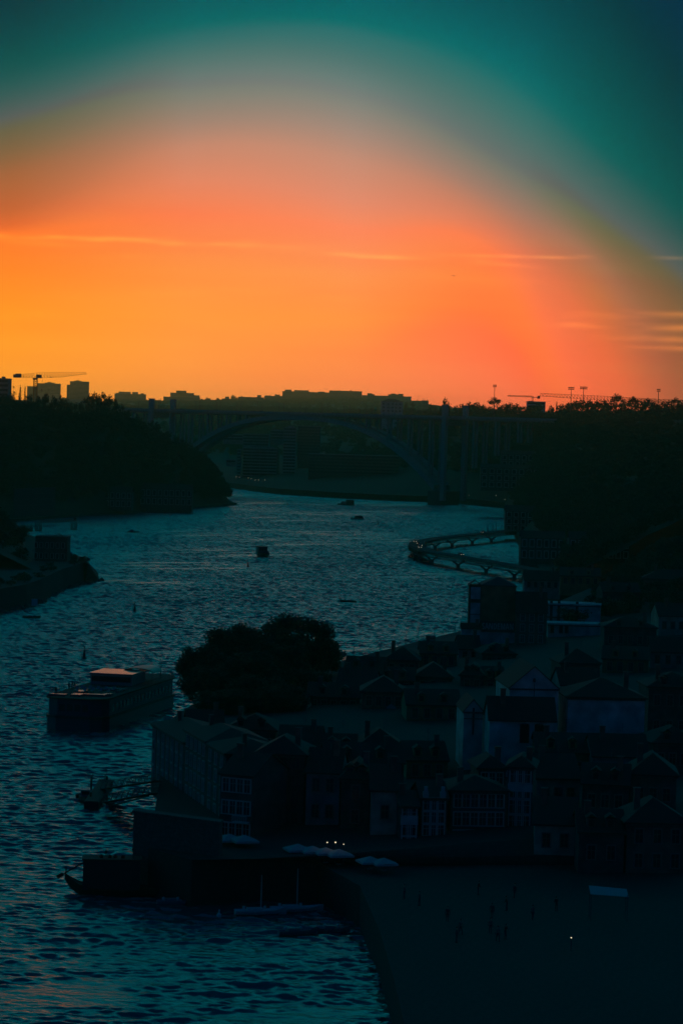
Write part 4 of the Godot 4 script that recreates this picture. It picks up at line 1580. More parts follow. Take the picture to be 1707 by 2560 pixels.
func make_car(label: String, group: String, paint: String, at: Vector3, turn: float, lit := false) -> Node3D:
	var key := "car_" + paint + ("_lit" if lit else "")
	if not M.has(key):
		var t := thing("car", label, "car", at, turn, group)
		if lit:
			t.set_meta("lit", true)
		car_parts(t, M[paint])
		if lit:
			t.remove_meta("lit")
		M[key] = t
		return t
	return copy_of(M[key], "car", at, turn, 1.0, label, group)

# ---------- the curved viaduct, jetty and quay ----------
func smooth_path(pts: Array, k: int) -> PackedVector3Array:
	var c := Curve3D.new()
	for i in pts.size():
		var a: Vector3 = pts[maxi(i - 1, 0)]
		var b: Vector3 = pts[mini(i + 1, pts.size() - 1)]
		c.add_point(pts[i], -(b - a) / 6.0, (b - a) / 6.0)
	var out := PackedVector3Array()
	var l := c.get_baked_length()
	for i in k + 1:
		out.append(c.sample_baked(l * i / k))
	return out

func make_viaduct() -> void:
	var h := 5.6
	var src := []
	for s in [[1400, 1436], [1290, 1414], [1210, 1400], [1150, 1390], [1100, 1382], [1066, 1375], [1046, 1367], [1040, 1359.5], [1052, 1352.5], [1080, 1347], [1130, 1340], [1190, 1334], [1262, 1327], [1340, 1322]]:
		src.append(W(s[0], s[1], h))
	var k := 96
	var p := smooth_path(src, k)
	var t := thing("viaduct", "curved road viaduct on lattice girders bulging into the river", "viaduct", Vector3.ZERO)
	var hw := 3.7
	var L := PackedVector3Array()
	var R := PackedVector3Array()
	for i in k + 1:
		var d := (p[mini(i + 1, k)] - p[maxi(i - 1, 0)])
		d.y = 0
		d = d.normalized()
		var s := Vector3(-d.z, 0, d.x)
		L.append(p[i] - s * hw)
		R.append(p[i] + s * hw)
	var up := Vector3(0, 0.5, 0)
	var mb := MB.new()
	for i in k:
		if (R[i] - L[i]).cross(L[i + 1] - L[i]).y > 0:
			mb.quad(L[i], R[i], R[i + 1], L[i + 1])
		else:
			mb.quad(R[i], L[i], L[i + 1], R[i + 1])
		for e in [L, R]:
			mb.quad(e[i] - up, e[i + 1] - up, e[i + 1], e[i])
		mb.quad(L[i + 1] - up, R[i + 1] - up, R[i] - up, L[i] - up)
	put(mb, "deck", M.asphalt, t)
	for e in [L, R]:
		mb = MB.new()
		var gmb := MB.new()
		for i in k:
			mb.bar(e[i] + Vector3(0, 1.05, 0), e[i + 1] + Vector3(0, 1.05, 0), 0.09)
			mb.bar(e[i] + Vector3(0, 0.55, 0), e[i + 1] + Vector3(0, 0.55, 0), 0.05)
			mb.bar(e[i], e[i] + Vector3(0, 1.05, 0), 0.08)
			var q: Vector3 = e[i].lerp(e[i + 1], 0.5)
			mb.bar(q, q + Vector3(0, 1.05, 0), 0.05)
			# lattice girder under the edge
			for c in 2:
				var a: Vector3 = e[i].lerp(e[i + 1], c * 0.5) - up
				var b: Vector3 = e[i].lerp(e[i + 1], c * 0.5 + 0.5) - up
				var dn := Vector3(0, -1.7, 0)
				gmb.bar(a, b + dn, 0.14)
				gmb.bar(a + dn, b, 0.14)
			gmb.bar(e[i] - up * 4.4, e[i + 1] - up * 4.4, 0.3)
		put(mb, "railing", M.steel, t)
		put(gmb, "lattice_girder", M.rust_steel, t)
	for i in range(12, k - 8, 7):
		mb = MB.new()
		var m := (L[i] + R[i]) * 0.5
		mb.bar(Vector3(m.x, -2, m.z), Vector3(m.x, 1.4, m.z), 1.6)
		mb.bar(Vector3(m.x, 1.4, m.z), L[i].lerp(m, 0.25) - up * 4.6, 0.7)
		mb.bar(Vector3(m.x, 1.4, m.z), R[i].lerp(m, 0.25) - up * 4.6, 0.7)
		put(mb, "pier", M.concrete, t)
	# traffic and a walker
	var g := "cars on the curved viaduct"
	for s in [[26, 0.3, "blue_paint", "dark car with lit headlamps on the near arm of the viaduct", true], [38, -0.3, "grey_paint", "grey car with lit headlamps entering the bend of the viaduct", true], [46, 0.3, "red_paint", "red car with lit headlamps in the bend of the viaduct", true], [50, -0.3, "blue_paint", "dark car following another through the viaduct bend", true], [42, 0.35, "grey_paint", "grey car beside the viaduct's inner rail", true], [78, 0.3, "grey_paint", "grey car on the far arm of the viaduct", true]]:
		var i: int = s[0]
		var d := p[i] - p[i + 1]
		make_car(s[3], g, s[2], p[i].lerp(R[i], s[1]) + Vector3(0, 0.02, 0), atan2(-d.z, d.x), s[4])
	var at: Vector3 = R[56].lerp(p[56], 0.15) if R[56].x < L[56].x else L[56].lerp(p[56], 0.15)
	person(at, 1.0, 1, "person in dark clothes walking round the outer rail of the viaduct", "")
	# poles on the far arm
	var i0 := 0
	for s in [[1218, 1303, 1330], [1231, 1308, 1328], [1239, 1304, 1328], [1254, 1312, 1325]]:
		var f := W(s[0], s[2], 5.6)
		var top := D(s[0], s[1], -f.z)
		var q := thing("mooring_post", ["thickest post where the viaduct's far arm meets the quay", "post with a short crossbar beside the thickest post", "tall thin post with a side arm on the viaduct's far arm", "short thin post next to the quayside house wall"][i0], "post", f)
		mb = MB.new()
		mb.tube(Vector3.ZERO, Vector3(0, top.y - f.y, 0), [0.35, 0.2, 0.2, 0.14][i0], 0.12, 7)
		put(mb, "pole", M.steel, q)
		mb = MB.new()
		mb.bar(Vector3(0, (top.y - f.y) * 0.6, 0), Vector3([-1.4, -1.2, 1.6, -0.8][i0], (top.y - f.y) * 0.62, 0), 0.1)
		put(mb, "crossbar", M.steel, q)
		i0 += 1

func make_jetty() -> void:
	var a := W(88, 1307.5, 4.4)
	var b := W(194, 1303.5, 4.4)
	var t := thing("jetty", "spidery loading jetty on two braced trestles off the south bank", "jetty", Vector3(a.x, 0, a.z))
	var d := b - a
	d.y = 0
	var l := d.length()
	d /= l
	var s := Vector3(-d.z, 0, d.x)
	for px in [0.09, 0.92]:
		var mb := MB.new()
		var c: Vector3 = d * l * px
		for u in [-1.0, 1.0]:
			for v in [-1.2, 1.2]:
				mb.bar(c + d * u * 1.1 + s * v + Vector3(0, -2, 0), c + d * u * 1.1 + s * v + Vector3(0, 4.4, 0), 0.34)
		for v in [-1.2, 1.2]:
			mb.bar(c - d * 1.1 + s * v, c + d * 1.1 + s * v + Vector3(0, 4.0, 0), 0.2)
			mb.bar(c + d * 1.1 + s * v, c - d * 1.1 + s * v + Vector3(0, 4.0, 0), 0.2)
		mb.box(c + Vector3(0, 0.2, 0), Vector3(3.6, 0.8, 3.6))
		put(mb, "trestle", M.rust_steel, t)
	var mb2 := MB.new()
	truss(mb2, Vector3(0, 4.4, 0) - s, d * l + Vector3(0, 4.4, 0) - s, Vector3(0, 5.4, 0) - s, d * l + Vector3(0, 5.4, 0) - s, 16, 0.14)
	truss(mb2, Vector3(0, 4.4, 0) + s, d * l + Vector3(0, 4.4, 0) + s, Vector3(0, 5.4, 0) + s, d * l + Vector3(0, 5.4, 0) + s, 16, 0.14)
	put(mb2, "walkway", M.rust_steel, t)
	mb2 = MB.new()
	var e := d * l * 0.95
	mb2.box(e + Vector3(0, 5.9, 0), Vector3(1.5, 1.8, 1.5))
	mb2.bar(e + Vector3(0, 5.2, 0), e + Vector3(-2.6, 7.2, 0), 0.16)
	put(mb2, "winch", M.rust_steel, t)

func railing(mb: MB, pts: Array, h: float, step: float, r := 0.05) -> void:
	for i in pts.size() - 1:
		var a: Vector3 = pts[i]
		var b: Vector3 = pts[i + 1]
		var up := Vector3(0, h, 0)
		mb.bar(a + up, b + up, r * 1.4)
		mb.bar(a + up * 0.5, b + up * 0.5, r)
		var k := maxi(1, int(a.distance_to(b) / step))
		for j in k:
			var p := a.lerp(b, float(j) / k)
			mb.bar(p, p + up, r)

func make_south_quay() -> void:
	var q := 7.4
	# edge of the platform and foot of the wall at the water
	var edge := []
	var foot := []
	for s in [[-420, 1560, 1480], [-120, 1545, 1470], [0, 1532, 1466], [70, 1518, 1456], [110, 1502, 1445], [160, 1474, 1428], [214, 1456, 1414], [257, 1452, 1410]]:
		var f := W(s[0], s[1])
		foot.append(Vector3(f.x, -2, f.z))
		edge.append(Vector3(f.x - 0.8, q, f.z - 1.0))
	foot.append(W(252, 1425) + Vector3(0, -2, 0))
	edge.append(W(221, 1406, q))
	edge[7] = W(221, 1409, q)
	foot.append(W(200, 1400) + Vector3(0, -2, 0))
	edge.append(W(190, 1385, q))
	foot.append(W(60, 1345) + Vector3(0, -2, 0))
	edge.append(W(60, 1372, q))
	foot.append(W(-200, 1340) + Vector3(0, -2, 0))
	edge.append(W(-200, 1372, q))
	var mb := MB.new()
	for i in edge.size() - 1:
		mb.quad(foot[i], foot[i + 1], edge[i + 1], edge[i])
	var poly := PackedVector2Array()
	for e in edge:
		poly.append(Vector2(e.x, e.z))
	poly.append(Vector2(-420, edge[-1].z))
	poly.append(Vector2(-420, edge[0].z))
	mb.prism(poly, q - 0.2, q)
	setting(put(mb, "quay", M.paving, self), "stone quay of the south bank ending in a sloping ramp")
	# the ground behind it
	var g := []
	for i in 9:
		var r := PackedVector3Array()
		for j in 9:
			var z := -lerpf(985, 1260, j / 8.0)
			var x := (lerpf(-700.0, 92.0, i / 8.0) - CX) / F * -z
			r.append(Vector3(x, q - 0.5 + 13.0 * smoothstep(8.0, 6.0, i) + 1.0 * hill_noise.get_noise_2d(x * 2.0, z * 2.0), z))
		g.append(r)
	setting(put(loft_mesh(g), "hill", M.grass, self), "rising ground behind the stone quay of the south bank")
	for i in 44:
		var dd := rng.randf_range(1020, 1240)
		var pxx := rng.randf_range(-160.0, 66.0)
		var p := Vector3((pxx - CX) / F * dd, 0, -dd)
		p.y = q - 1.0 + 13.0 * smoothstep(66.0, -90.0, pxx)
		plant("broad%d" % (i % 3), "leafy_tree", p, rng.randf_range(7, 11), rng.randf_range(7, 10), "dark leafy tree on the rise behind the south quay", "trees behind the south quay", i * 1.3)
	# the quay building: a long house with a small gable, its end towards the river
	var p0 := W(168, 1404, q)
	var hh := D(168, 1345, -p0.z).y - q
	var t := thing("quay_house", "plain long quay house with a tiny gable beside the ramp", "building", Vector3(p0.x, q, p0.z))
	var w := (168.0 - 88.0) * -p0.z / F
	mb = MB.new()
	mb.block(-w * 0.5, -0.5, -6, w, hh + 0.5, 12)
	put(mb, "wall", M.stone_wall, t)
	mb = MB.new()
	mb.block(-w * 0.5, hh, -6, w + 0.4, 0.5, 12.4)
	put(mb, "parapet", M.granite, t)
	mb = MB.new()
	mb.gable(-1.4, 1.4, -1.6, 1.6, 0, 1.0, 0.2)
	var gb := put(mb, "gable", M.tiles, t, Vector3(-3.6, hh + 0.5, -2))
	gb.rotation.y = PI / 2
	var fr := MB.new()
	fr.block(0, 0, 0.06, 1.3, 2.2, 0.16)
	var fm := fr.mesh()
	var pn := MB.new()
	pn.block(0, 0.1, 0.1, 1.0, 2.0, 0.12)
	var pm := pn.mesh()
	for f in 2:
		for i in 6:
			var o := put_mesh(fm, "window", M.trim, t, Vector3(-1.6 - i * 2.05, 0.9 + f * 4.0, 0))
			put_mesh(pm, "pane", M.glass, o)
	# boulders along the foot of the quay
	var rk := []
	for v in 4:
		var m := MB.new()
		var rr := RandomNumberGenerator.new()
		rr.seed = 700 + v
		var prof := PackedVector2Array([Vector2(0.05, -0.8), Vector2(1.0, -0.5), Vector2(rr.randf_range(0.9, 1.2), 0.1), Vector2(rr.randf_range(0.5, 0.8), 0.7), Vector2(0.05, rr.randf_range(0.8, 1.1))])
		m.lathe(Vector3.ZERO, prof, 7)
		rk.append(m.mesh())
	for i in 46:
		var k := i % 6 + 1
		var f: Vector3 = foot[k].lerp(foot[k + 1], rng.randf())
		var o := put_mesh(rk[i % 4], "boulder", M.rock, self, Vector3(f.x + rng.randf_range(-0.6, 0.9), rng.randf_range(-0.2, 0.4), f.z + rng.randf_range(-0.5, 1.6)))
		o.scale = Vector3(rng.randf_range(0.8, 2.2), rng.randf_range(0.6, 1.6), rng.randf_range(0.8, 1.8))
		o.rotation.y = rng.randf() * TAU
		tag(o, "grey boulder in the rough bank at the foot of the south quay", "rock", "boulders under the south quay")
	for i in 16:
		var k := i % 6 + 1
		var f: Vector3 = edge[k].lerp(edge[k + 1], rng.randf())
		plant("broad%d" % (i % 3), "shrub", Vector3(f.x - rng.randf_range(0.5, 5.0), q - 0.6, f.z - rng.randf_range(1.0, 6.0)), rng.randf_range(2.0, 4.5), rng.randf_range(3.0, 6.0), "dark shrub growing along the edge of the south quay", "shrubs on the south quay edge", i * 2.1)
	# people, posts and rail on the platform
	var e0 := W(170, 1401, q)
	var e1 := W(219, 1408.5, q)
	mb = MB.new()
	railing(mb, [e0, e1], 1.0, 1.2, 0.05)
	tag(put(mb, "guard_rail", M.steel, self), "thin guard rail along the platform of the south quay", "railing")
	var labels := ["person leaning on the quay rail beside the sign post", "person standing behind another at the quay rail", "taller person standing alone on the quay platform", "person of a pair standing on the quay platform, arms bent", "second person of the pair on the quay platform", "person sitting low near the lamp posts of the quay"]
	var n := 0
	for s in [[181, 1404, 2], [184.5, 1404, 2], [187.5, 1404.5, 0], [198, 1406, 2], [203.5, 1406.5, 1], [212.5, 1407, 2]]:
		person(W(s[0], s[1], q), 0.5 + n, s[2], labels[n], "people on the south quay")
		n += 1
	t = thing("sign_post", "post with a hanging sign board on the south quay", "sign", W(176.5, 1402.5, q))
	mb = MB.new()
	mb.tube(Vector3.ZERO, Vector3(0, 3.7, 0), 0.09, 0.07, 6)
	put(mb, "pole", M.steel, t)
	mb = MB.new()
	mb.box(Vector3(0.25, 2.6, 0), Vector3(0.5, 1.3, 0.08))
	put(mb, "board", M.black_paint, t)
	n = 0
	for s in [[219, 1409, 1387.5, "taller of two lamp posts at the ramp end of the quay"], [222, 1410, 1395, "shorter of two lamp posts at the ramp end of the quay"]]:
		var f := W(s[0], s[1], q)
		var hgt := D(s[0], s[2], -f.z).y - q
		t = thing("lamp_post", s[3], "lamp post", f)
		mb = MB.new()
		mb.tube(Vector3.ZERO, Vector3(0, hgt, 0), 0.1, 0.07, 6)
		put(mb, "pole", M.steel, t)
		mb = MB.new()
		mb.box(Vector3(0, hgt, 0), Vector3(0.4, 0.18, 0.3))
		put(mb, "lamp_head", M.steel, t)
	mb = MB.new()
	mb.box(Vector3(0, 1.6, 0), Vector3(1.9, 2.2, 0.12))
	tag(put(mb, "notice_board", M.white_paint, self, W(87, 1518, 0.6)), "pale board at the foot of the south quay wall", "board")

# ---------- boats ----------
# hull sections along z (bow at +z): [z, half width, keel, sheer]
func hull(mb: MB, st: Array, flare := 0.75) -> void:
	for i in st.size() - 1:
		var a: Array = st[i]
		var b: Array = st[i + 1]
		for s in [-1.0, 1.0]:
			var p := [Vector3(s * a[1], a[3], a[0]), Vector3(s * a[1] * flare, (a[2] + a[3]) * 0.45, a[0]), Vector3(0, a[2], a[0])]
			var q := [Vector3(s * b[1], b[3], b[0]), Vector3(s * b[1] * flare, (b[2] + b[3]) * 0.45, b[0]), Vector3(0, b[2], b[0])]
			for k in 2:
				if s > 0:
					mb.quad(q[k + 1], p[k + 1], p[k], q[k])
				else:
					mb.quad(p[k + 1], q[k + 1], q[k], p[k])
		mb.quad(Vector3(-a[1], a[3] - 0.15, a[0]), Vector3(a[1], a[3] - 0.15, a[0]), Vector3(b[1], b[3] - 0.15, b[0]), Vector3(-b[1], b[3] - 0.15, b[0]))
	var e: Array = st[0]
	mb.quad(Vector3(-e[1], e[3], e[0]), Vector3(-e[1] * flare, (e[2] + e[3]) * 0.45, e[0]), Vector3(e[1] * flare, (e[2] + e[3]) * 0.45, e[0]), Vector3(e[1], e[3], e[0]))
	mb.tri(Vector3(-e[1] * flare, (e[2] + e[3]) * 0.45, e[0]), Vector3(0, e[2], e[0]), Vector3(e[1] * flare, (e[2] + e[3]) * 0.45, e[0]))

func buoy(px: float, py: float, s: float, label: String, group: String) -> void:
	var t := thing("buoy", label, "buoy", W(px, py), 0.0, group)
	var mb := MB.new()
	mb.lathe(Vector3.ZERO, PackedVector2Array([Vector2(0.01, -0.5), Vector2(0.7, -0.4), Vector2(0.75, 0.15), Vector2(0.45, 0.35)]), 12)
	put(mb, "float", M.red_paint, t)
	mb = MB.new()
	mb.lathe(Vector3.ZERO, PackedVector2Array([Vector2(0.42, 0.35), Vector2(0.22, 1.5), Vector2(0.2, 2.0), Vector2(0.01, 2.05)]), 10)
	put(mb, "tower", M.red_paint, t)
	mb = MB.new()
	mb.tube(Vector3(0, 2.0, 0), Vector3(0, 2.5, 0), 0.05, 0.05, 6)
	mb.box(Vector3(0, 2.65, 0), Vector3(0.34, 0.34, 0.34), Basis(Vector3(1, 0, 1).normalized(), 0.78))
	put(mb, "top_mark", M.black_paint, t)
	t.scale = Vector3(s, s, s)

func make_boats() -> void:
	# tour boat coming up the middle of the river
	var t := thing("tour_boat", "dark high-sided tour boat with a mast in mid river", "boat", W(657, 1392), 0.15)
	var mb := MB.new()
	hull(mb, [[-7, 2.5, -0.5, 1.3], [-3, 2.9, -0.7, 1.3], [3, 2.9, -0.7, 1.4], [6, 2.0, -0.5, 1.7], [8, 0.15, 0.4, 2.1]])
	put(mb, "hull", M.black_paint, t)
	mb = MB.new()
	mb.block(-0.4, 1.2, -1.5, 4.4, 3.5, 8.5)
	put(mb, "deck_house", M.blue_paint, t)
	mb = MB.new()
	mb.block(-0.4, 4.7, -1.5, 4.8, 0.25, 9.0)
	put(mb, "roof", M.black_paint, t)
	mb = MB.new()
	mb.block(1.7, 1.3, 3.6, 1.4, 1.6, 2.0)
	put(mb, "wheelhouse", M.blue_paint, t)
	var pw := MB.new()
	pw.block(0, 0, 0, 0.9, 1.0, 0.06)
	var pwm := pw.mesh()
	for x in [-1.6, -0.4, 0.8]:
		put_mesh(pwm, "window", M.glass, t, Vector3(x, 3.1, 2.78))
	mb = MB.new()
	mb.tube(Vector3(0, 4.9, -1), Vector3(0, 7.6, -1), 0.09, 0.05, 6)
	mb.bar(Vector3(-0.7, 5.0, -1), Vector3(0, 7.0, -1), 0.05)
	mb.bar(Vector3(0.8, 5.0, -1), Vector3(0, 7.0, -1), 0.05)
	put(mb, "mast", M.steel, t)
	# covered barge-like boat in the distance with a cream-coloured bow cabin
	t = thing("tour_boat", "boxy roofed excursion boat with a pale bow cabin far upstream", "boat", W(866, 1263), -1.45)
	mb = MB.new()
	hull(mb, [[-6, 2.2, -0.5, 0.9], [0, 2.5, -0.6, 0.9], [4, 2.2, -0.5, 1.0], [7, 0.2, 0.3, 1.4]])
	put(mb, "hull", M.black_paint, t)
	mb = MB.new()
	mb.block(0, 0.8, -2.6, 4.4, 3.4, 6.2)
	put(mb, "deck_house", M.black_paint, t)
	mb = MB.new()
	mb.block(0, 0.9, 2.6, 3.2, 1.9, 3.2)
	put(mb, "bow_cabin", M.cream_wall, t)
	mb = MB.new()
	mb.tube(Vector3(0, 2.8, 2.6), Vector3(0, 4.6, 2.6), 0.07, 0.05, 5)
	put(mb, "mast", M.steel, t)
	# domed launch
	t = thing("launch", "small launch with a rounded cabin between two buoys", "boat", W(894, 1299), -1.2)
	mb = MB.new()
	hull(mb, [[-4, 1.8, -0.4, 0.8], [0, 2.0, -0.5, 0.8], [3, 1.5, -0.4, 1.0], [5, 0.15, 0.2, 1.3]])
	put(mb, "hull", M.white_paint, t)
	mb = MB.new()
	for i in 6:
		var a0 := PI * i / 6.0
		var a1 := PI * (i + 1) / 6.0
		mb.quad(Vector3(cos(a0) * 1.7, 0.7 + sin(a0) * 2.0, 1.8), Vector3(cos(a0) * 1.7, 0.7 + sin(a0) * 2.0, -3.2), Vector3(cos(a1) * 1.7, 0.7 + sin(a1) * 2.0, -3.2), Vector3(cos(a1) * 1.7, 0.7 + sin(a1) * 2.0, 1.8))
		for z in [-3.2, 1.8]:
			var c := Vector3(0, 0.7, z)
			var u := Vector3(cos(a0) * 1.7, 0.7 + sin(a0) * 2.0, z)
			var v := Vector3(cos(a1) * 1.7, 0.7 + sin(a1) * 2.0, z)
			if z > 0:
				mb.tri(c, u, v)
			else:
				mb.tri(c, v, u)
	put(mb, "cabin", M.black_paint, t)
	mb = MB.new()
	mb.block(0, 1.3, 1.84, 2.0, 0.9, 0.06)
	put(mb, "windscreen", M.glass, t)
	# low open boats
	var low := func(called: String, label: String, px: float, py: float, l: float, turn: float, extra: int) -> void:
		var b := thing(called, label, "boat", W(px, py), turn)
		var m := MB.new()
		hull(m, [[-l * 0.5, l * 0.16, -0.3, 0.5], [0, l * 0.19, -0.4, 0.5], [l * 0.3, l * 0.14, -0.3, 0.65], [l * 0.5, 0.1, 0.1, 0.9]])
		put(m, "hull", M.black_paint, b)
		m = MB.new()
		m.block(0, 0.45, -l * 0.1, l * 0.24, 0.9 if extra == 1 else 0.35, l * 0.34)
		put(m, "cabin" if extra == 1 else "thwart", M.grey_paint, b)
		if extra == 2:
			m = MB.new()
			m.tube(Vector3(0.4, 0.5, l * 0.2), Vector3(0.4, 3.0, l * 0.2), 0.05, 0.04, 5)
			put(m, "mast", M.steel, b)
	low.call("motorboat", "low motorboat with a cuddy alone on the water off the jetty", 333, 1331, 6.5, 1.4, 1)
	low.call("rowing_boat", "flat open boat lying off the south quay steps", 80, 1545, 5.5, 1.5, 0)
	low.call("work_boat", "low work boat with a short pole crossing the dark ruffled water", 870, 1505, 5.8, -1.4, 2)
	for s in [[64, 1530.5, "small mooring float close to the flat open boat"], [78, 1528, "second mooring float close to the quay board"]]:
		mb = MB.new()
		mb.lathe(Vector3.ZERO, PackedVector2Array([Vector2(0.01, -0.3), Vector2(0.35, -0.1), Vector2(0.35, 0.25), Vector2(0.01, 0.45)]), 10)
		tag(put(mb, "mooring_float", M.black_paint, self, W(s[0], s[1])), s[2], "float")
	buoy(211, 1647, 1.15, "largest channel buoy, off the moored hotel ship's bow", "channel buoys")
	buoy(337, 1529, 1.0, "channel buoy in open water off the south quay ramp", "channel buoys")
	buoy(620, 1417, 1.0, "channel buoy close to the dark tour boat", "channel buoys")
	buoy(945, 1312, 1.0, "channel buoy beside the small launch", "channel buoys")
	buoy(972, 1381, 0.6, "small buoy out from the viaduct bend", "channel buoys")
	buoy(425, 1292, 0.9, "channel buoy below the long warehouses", "channel buoys")
	buoy(719, 1263, 0.95, "channel buoy between the glare and the excursion boat", "channel buoys")
	buoy(1021, 1269, 0.6, "channel buoy under the bridge's north abutment", "channel buoys")
	buoy(1195, 1302, 0.7, "channel buoy off the viaduct's far arm", "channel buoys")
	buoy(559, 1287, 0.5, "tiny buoy off the wooded point", "channel buoys")
# ---------- the hotel ship, pontoon and moored boats ----------
func make_ship() -> void:
	var t := thing("hotel_ship", "big flat-topped river hotel ship moored by the leafy trees", "ship", Vector3(-51.5, 0, -548), -0.201)
	var plan := PackedVector2Array([Vector2(-6.5, -1), Vector2(-5.6, 1.4), Vector2(-3.5, 2.6), Vector2(3.5, 2.6), Vector2(5.6, 1.4), Vector2(6.5, -1), Vector2(6.5, -50), Vector2(4.5, -56), Vector2(-4.5, -56), Vector2(-6.5, -50)])
	var mb := MB.new()
	mb.prism(plan, -1.0, 2.4)
	put(mb, "hull", M.blue_paint, t)
	var belt := PackedVector2Array()
	var up := PackedVector2Array()
	for q in plan:
		belt.append(q * 1.02 + Vector2(0, 0.3))
		up.append(Vector2(q.x * 0.97, q.y * 0.985 - 0.4))
	mb = MB.new()
	mb.prism(belt, 2.4, 2.9, true)
	put(mb, "rubbing_strake", M.black_paint, t)
	mb = MB.new()
	mb.prism(up, 2.9, 6.2)
	put(mb, "upper_side", M.blue_paint, t)
	mb = MB.new()
	mb.prism(belt, 6.2, 6.5, true)
	put(mb, "sun_deck", M.wood, t)
	var wf := MB.new()
	wf.box(Vector3.ZERO, Vector3(0.1, 1.4, 1.3))
	var wfm := wf.mesh()
	for i in 17:
		for s in [-1.0, 1.0]:
			put_mesh(wfm, "cabin_window", M.glass, t, Vector3(s * 6.32, 4.4, -4.0 - i * 2.7))
	for i in 4:
		var wn := MB.new()
		wn.box(Vector3(-2.4 + i * 1.6, 4.5, 2.17), Vector3(1.2, 1.4, 0.1))
		put(wn, "bow_window", M.glass, t)
	var deck := []
	for q in up:
		deck.append(Vector3(q.x, 6.5, q.y))
	deck.append(deck[0])
	mb = MB.new()
	railing(mb, deck, 1.05, 1.3, 0.05)
	put(mb, "railing", M.steel, t)
	# wheelhouse with a plated roof
	mb = MB.new()
	mb.block(-0.9, 6.5, -32, 9.0, 2.3, 10)
	put(mb, "wheelhouse", M.grey_paint, t)
	mb = MB.new()
	mb.block(-0.9, 7.2, -26.94, 8.4, 1.1, 0.1)
	put(mb, "windscreen", M.glass, t)
	var pl := MB.new()
	pl.box(Vector3.ZERO, Vector3(1.84, 0.14, 11.0))
	var plm := pl.mesh()
	for i in 5:
		put_mesh(plm, "roof_panel", M.deck_gloss, t, Vector3(-4.7 + i * 1.9, 8.9, -32.0))
	# glossy hatch covers and a pool
	for s in [[-4.2, -0.6, 3.6, 1.6], [-0.6, -2.4, 2.2, 3.6], [-1.8, -9.0, 1.8, 3.0], [2.6, -3.6, 4.6, 1.8], [4.6, -5.6, 2.0, 1.4], [2.8, -17.0, 5.0, 2.2], [4.8, -14.0, 0.7, 4.0]]:
		mb = MB.new()
		mb.block(s[0], 6.5, s[1], s[2], 0.35, s[3])
		put(mb, "hatch", M.blue_paint, t)
		mb = MB.new()
		mb.block(s[0], 6.86, s[1], s[2] - 0.1, 0.05, s[3] - 0.1)
		put(mb, "hatch_cover", M.deck_gloss, t)
	# awning on the after deck
	mb = MB.new()
	for i in 8:
		var a0 := PI * i / 8.0
		var a1 := PI * (i + 1) / 8.0
		var A := Vector3(2.2 + cos(a0) * 3.4, 8.6 + sin(a0) * 0.9, -36)
		var B := Vector3(2.2 + cos(a1) * 3.4, 8.6 + sin(a1) * 0.9, -36)
		var o := Vector3(0, 0, -7)
		mb.quad(A, A + o, B + o, B)
		mb.quad(B - Vector3(0, 0.12, 0), B + o - Vector3(0, 0.12, 0), A + o - Vector3(0, 0.12, 0), A - Vector3(0, 0.12, 0))
	put(mb, "awning", M.blue_paint, t)
	for x in [-1.0, 5.4]:
		for z in [-36.3, -42.7]:
			mb = MB.new()
			mb.bar(Vector3(x, 6.5, z), Vector3(x, 8.7, z), 0.1)
			put(mb, "awning_post", M.steel, t)
	mb = MB.new()
	mb.tube(Vector3(4.6, 6.5, -46), Vector3(4.6, 11.2, -46), 0.07, 0.05, 6)
	put(mb, "flag_pole", M.steel, t)
	var on := func(x: float, z: float) -> Vector3: return t.transform * Vector3(x, 6.5, z)
	parasol(on.call(1.6, -44.0), 2.6, 3.0, "blue_paint", "dark parasol open on the hotel ship's after deck", "")
	person(on.call(-5.2, -2.4), 0.2, 0, "person standing alone at the bow rail of the hotel ship", "people on the hotel ship")
	person(on.call(-5.5, -12.2), 1.2, 0, "first of three people standing in line at the ship's rail", "people on the hotel ship")
	person(on.call(-5.4, -14.0), 2.2, 2, "middle one of three people at the ship's rail", "people on the hotel ship")
	person(on.call(-5.4, -15.8), 1.7, 1, "last of three people at the ship's rail, beside the wheelhouse", "people on the hotel ship")
	# deck chairs
	var proto: Node3D = null
	for i in 10:
		var at: Vector3 = on.call(-3.6 + (i % 5) * 1.7, -11.0 - (i / 5) * 3.6)
		if proto == null:
			proto = thing("deck_chair", "folding deck chair on the hotel ship's sun deck", "chair", at, -0.2, "deck chairs on the hotel ship")
			mb = MB.new()
			mb.box(Vector3(0, 0.35, 0.1), Vector3(0.6, 0.06, 1.1))
			put(mb, "seat", M.grey_paint, proto)
			mb = MB.new()
			mb.box(Vector3(0, 0.62, -0.62), Vector3(0.6, 0.06, 0.75), Basis(Vector3.RIGHT, 0.75))
			put(mb, "backrest", M.grey_paint, proto)
			for x in [-0.26, 0.26]:
				for z in [-0.35, 0.5]:
					mb = MB.new()
					mb.bar(Vector3(x, 0, z), Vector3(x, 0.34, z), 0.05)
					put(mb, "leg", M.wood, proto)
		else:
			copy_of(proto, "deck_chair", at, -0.2)

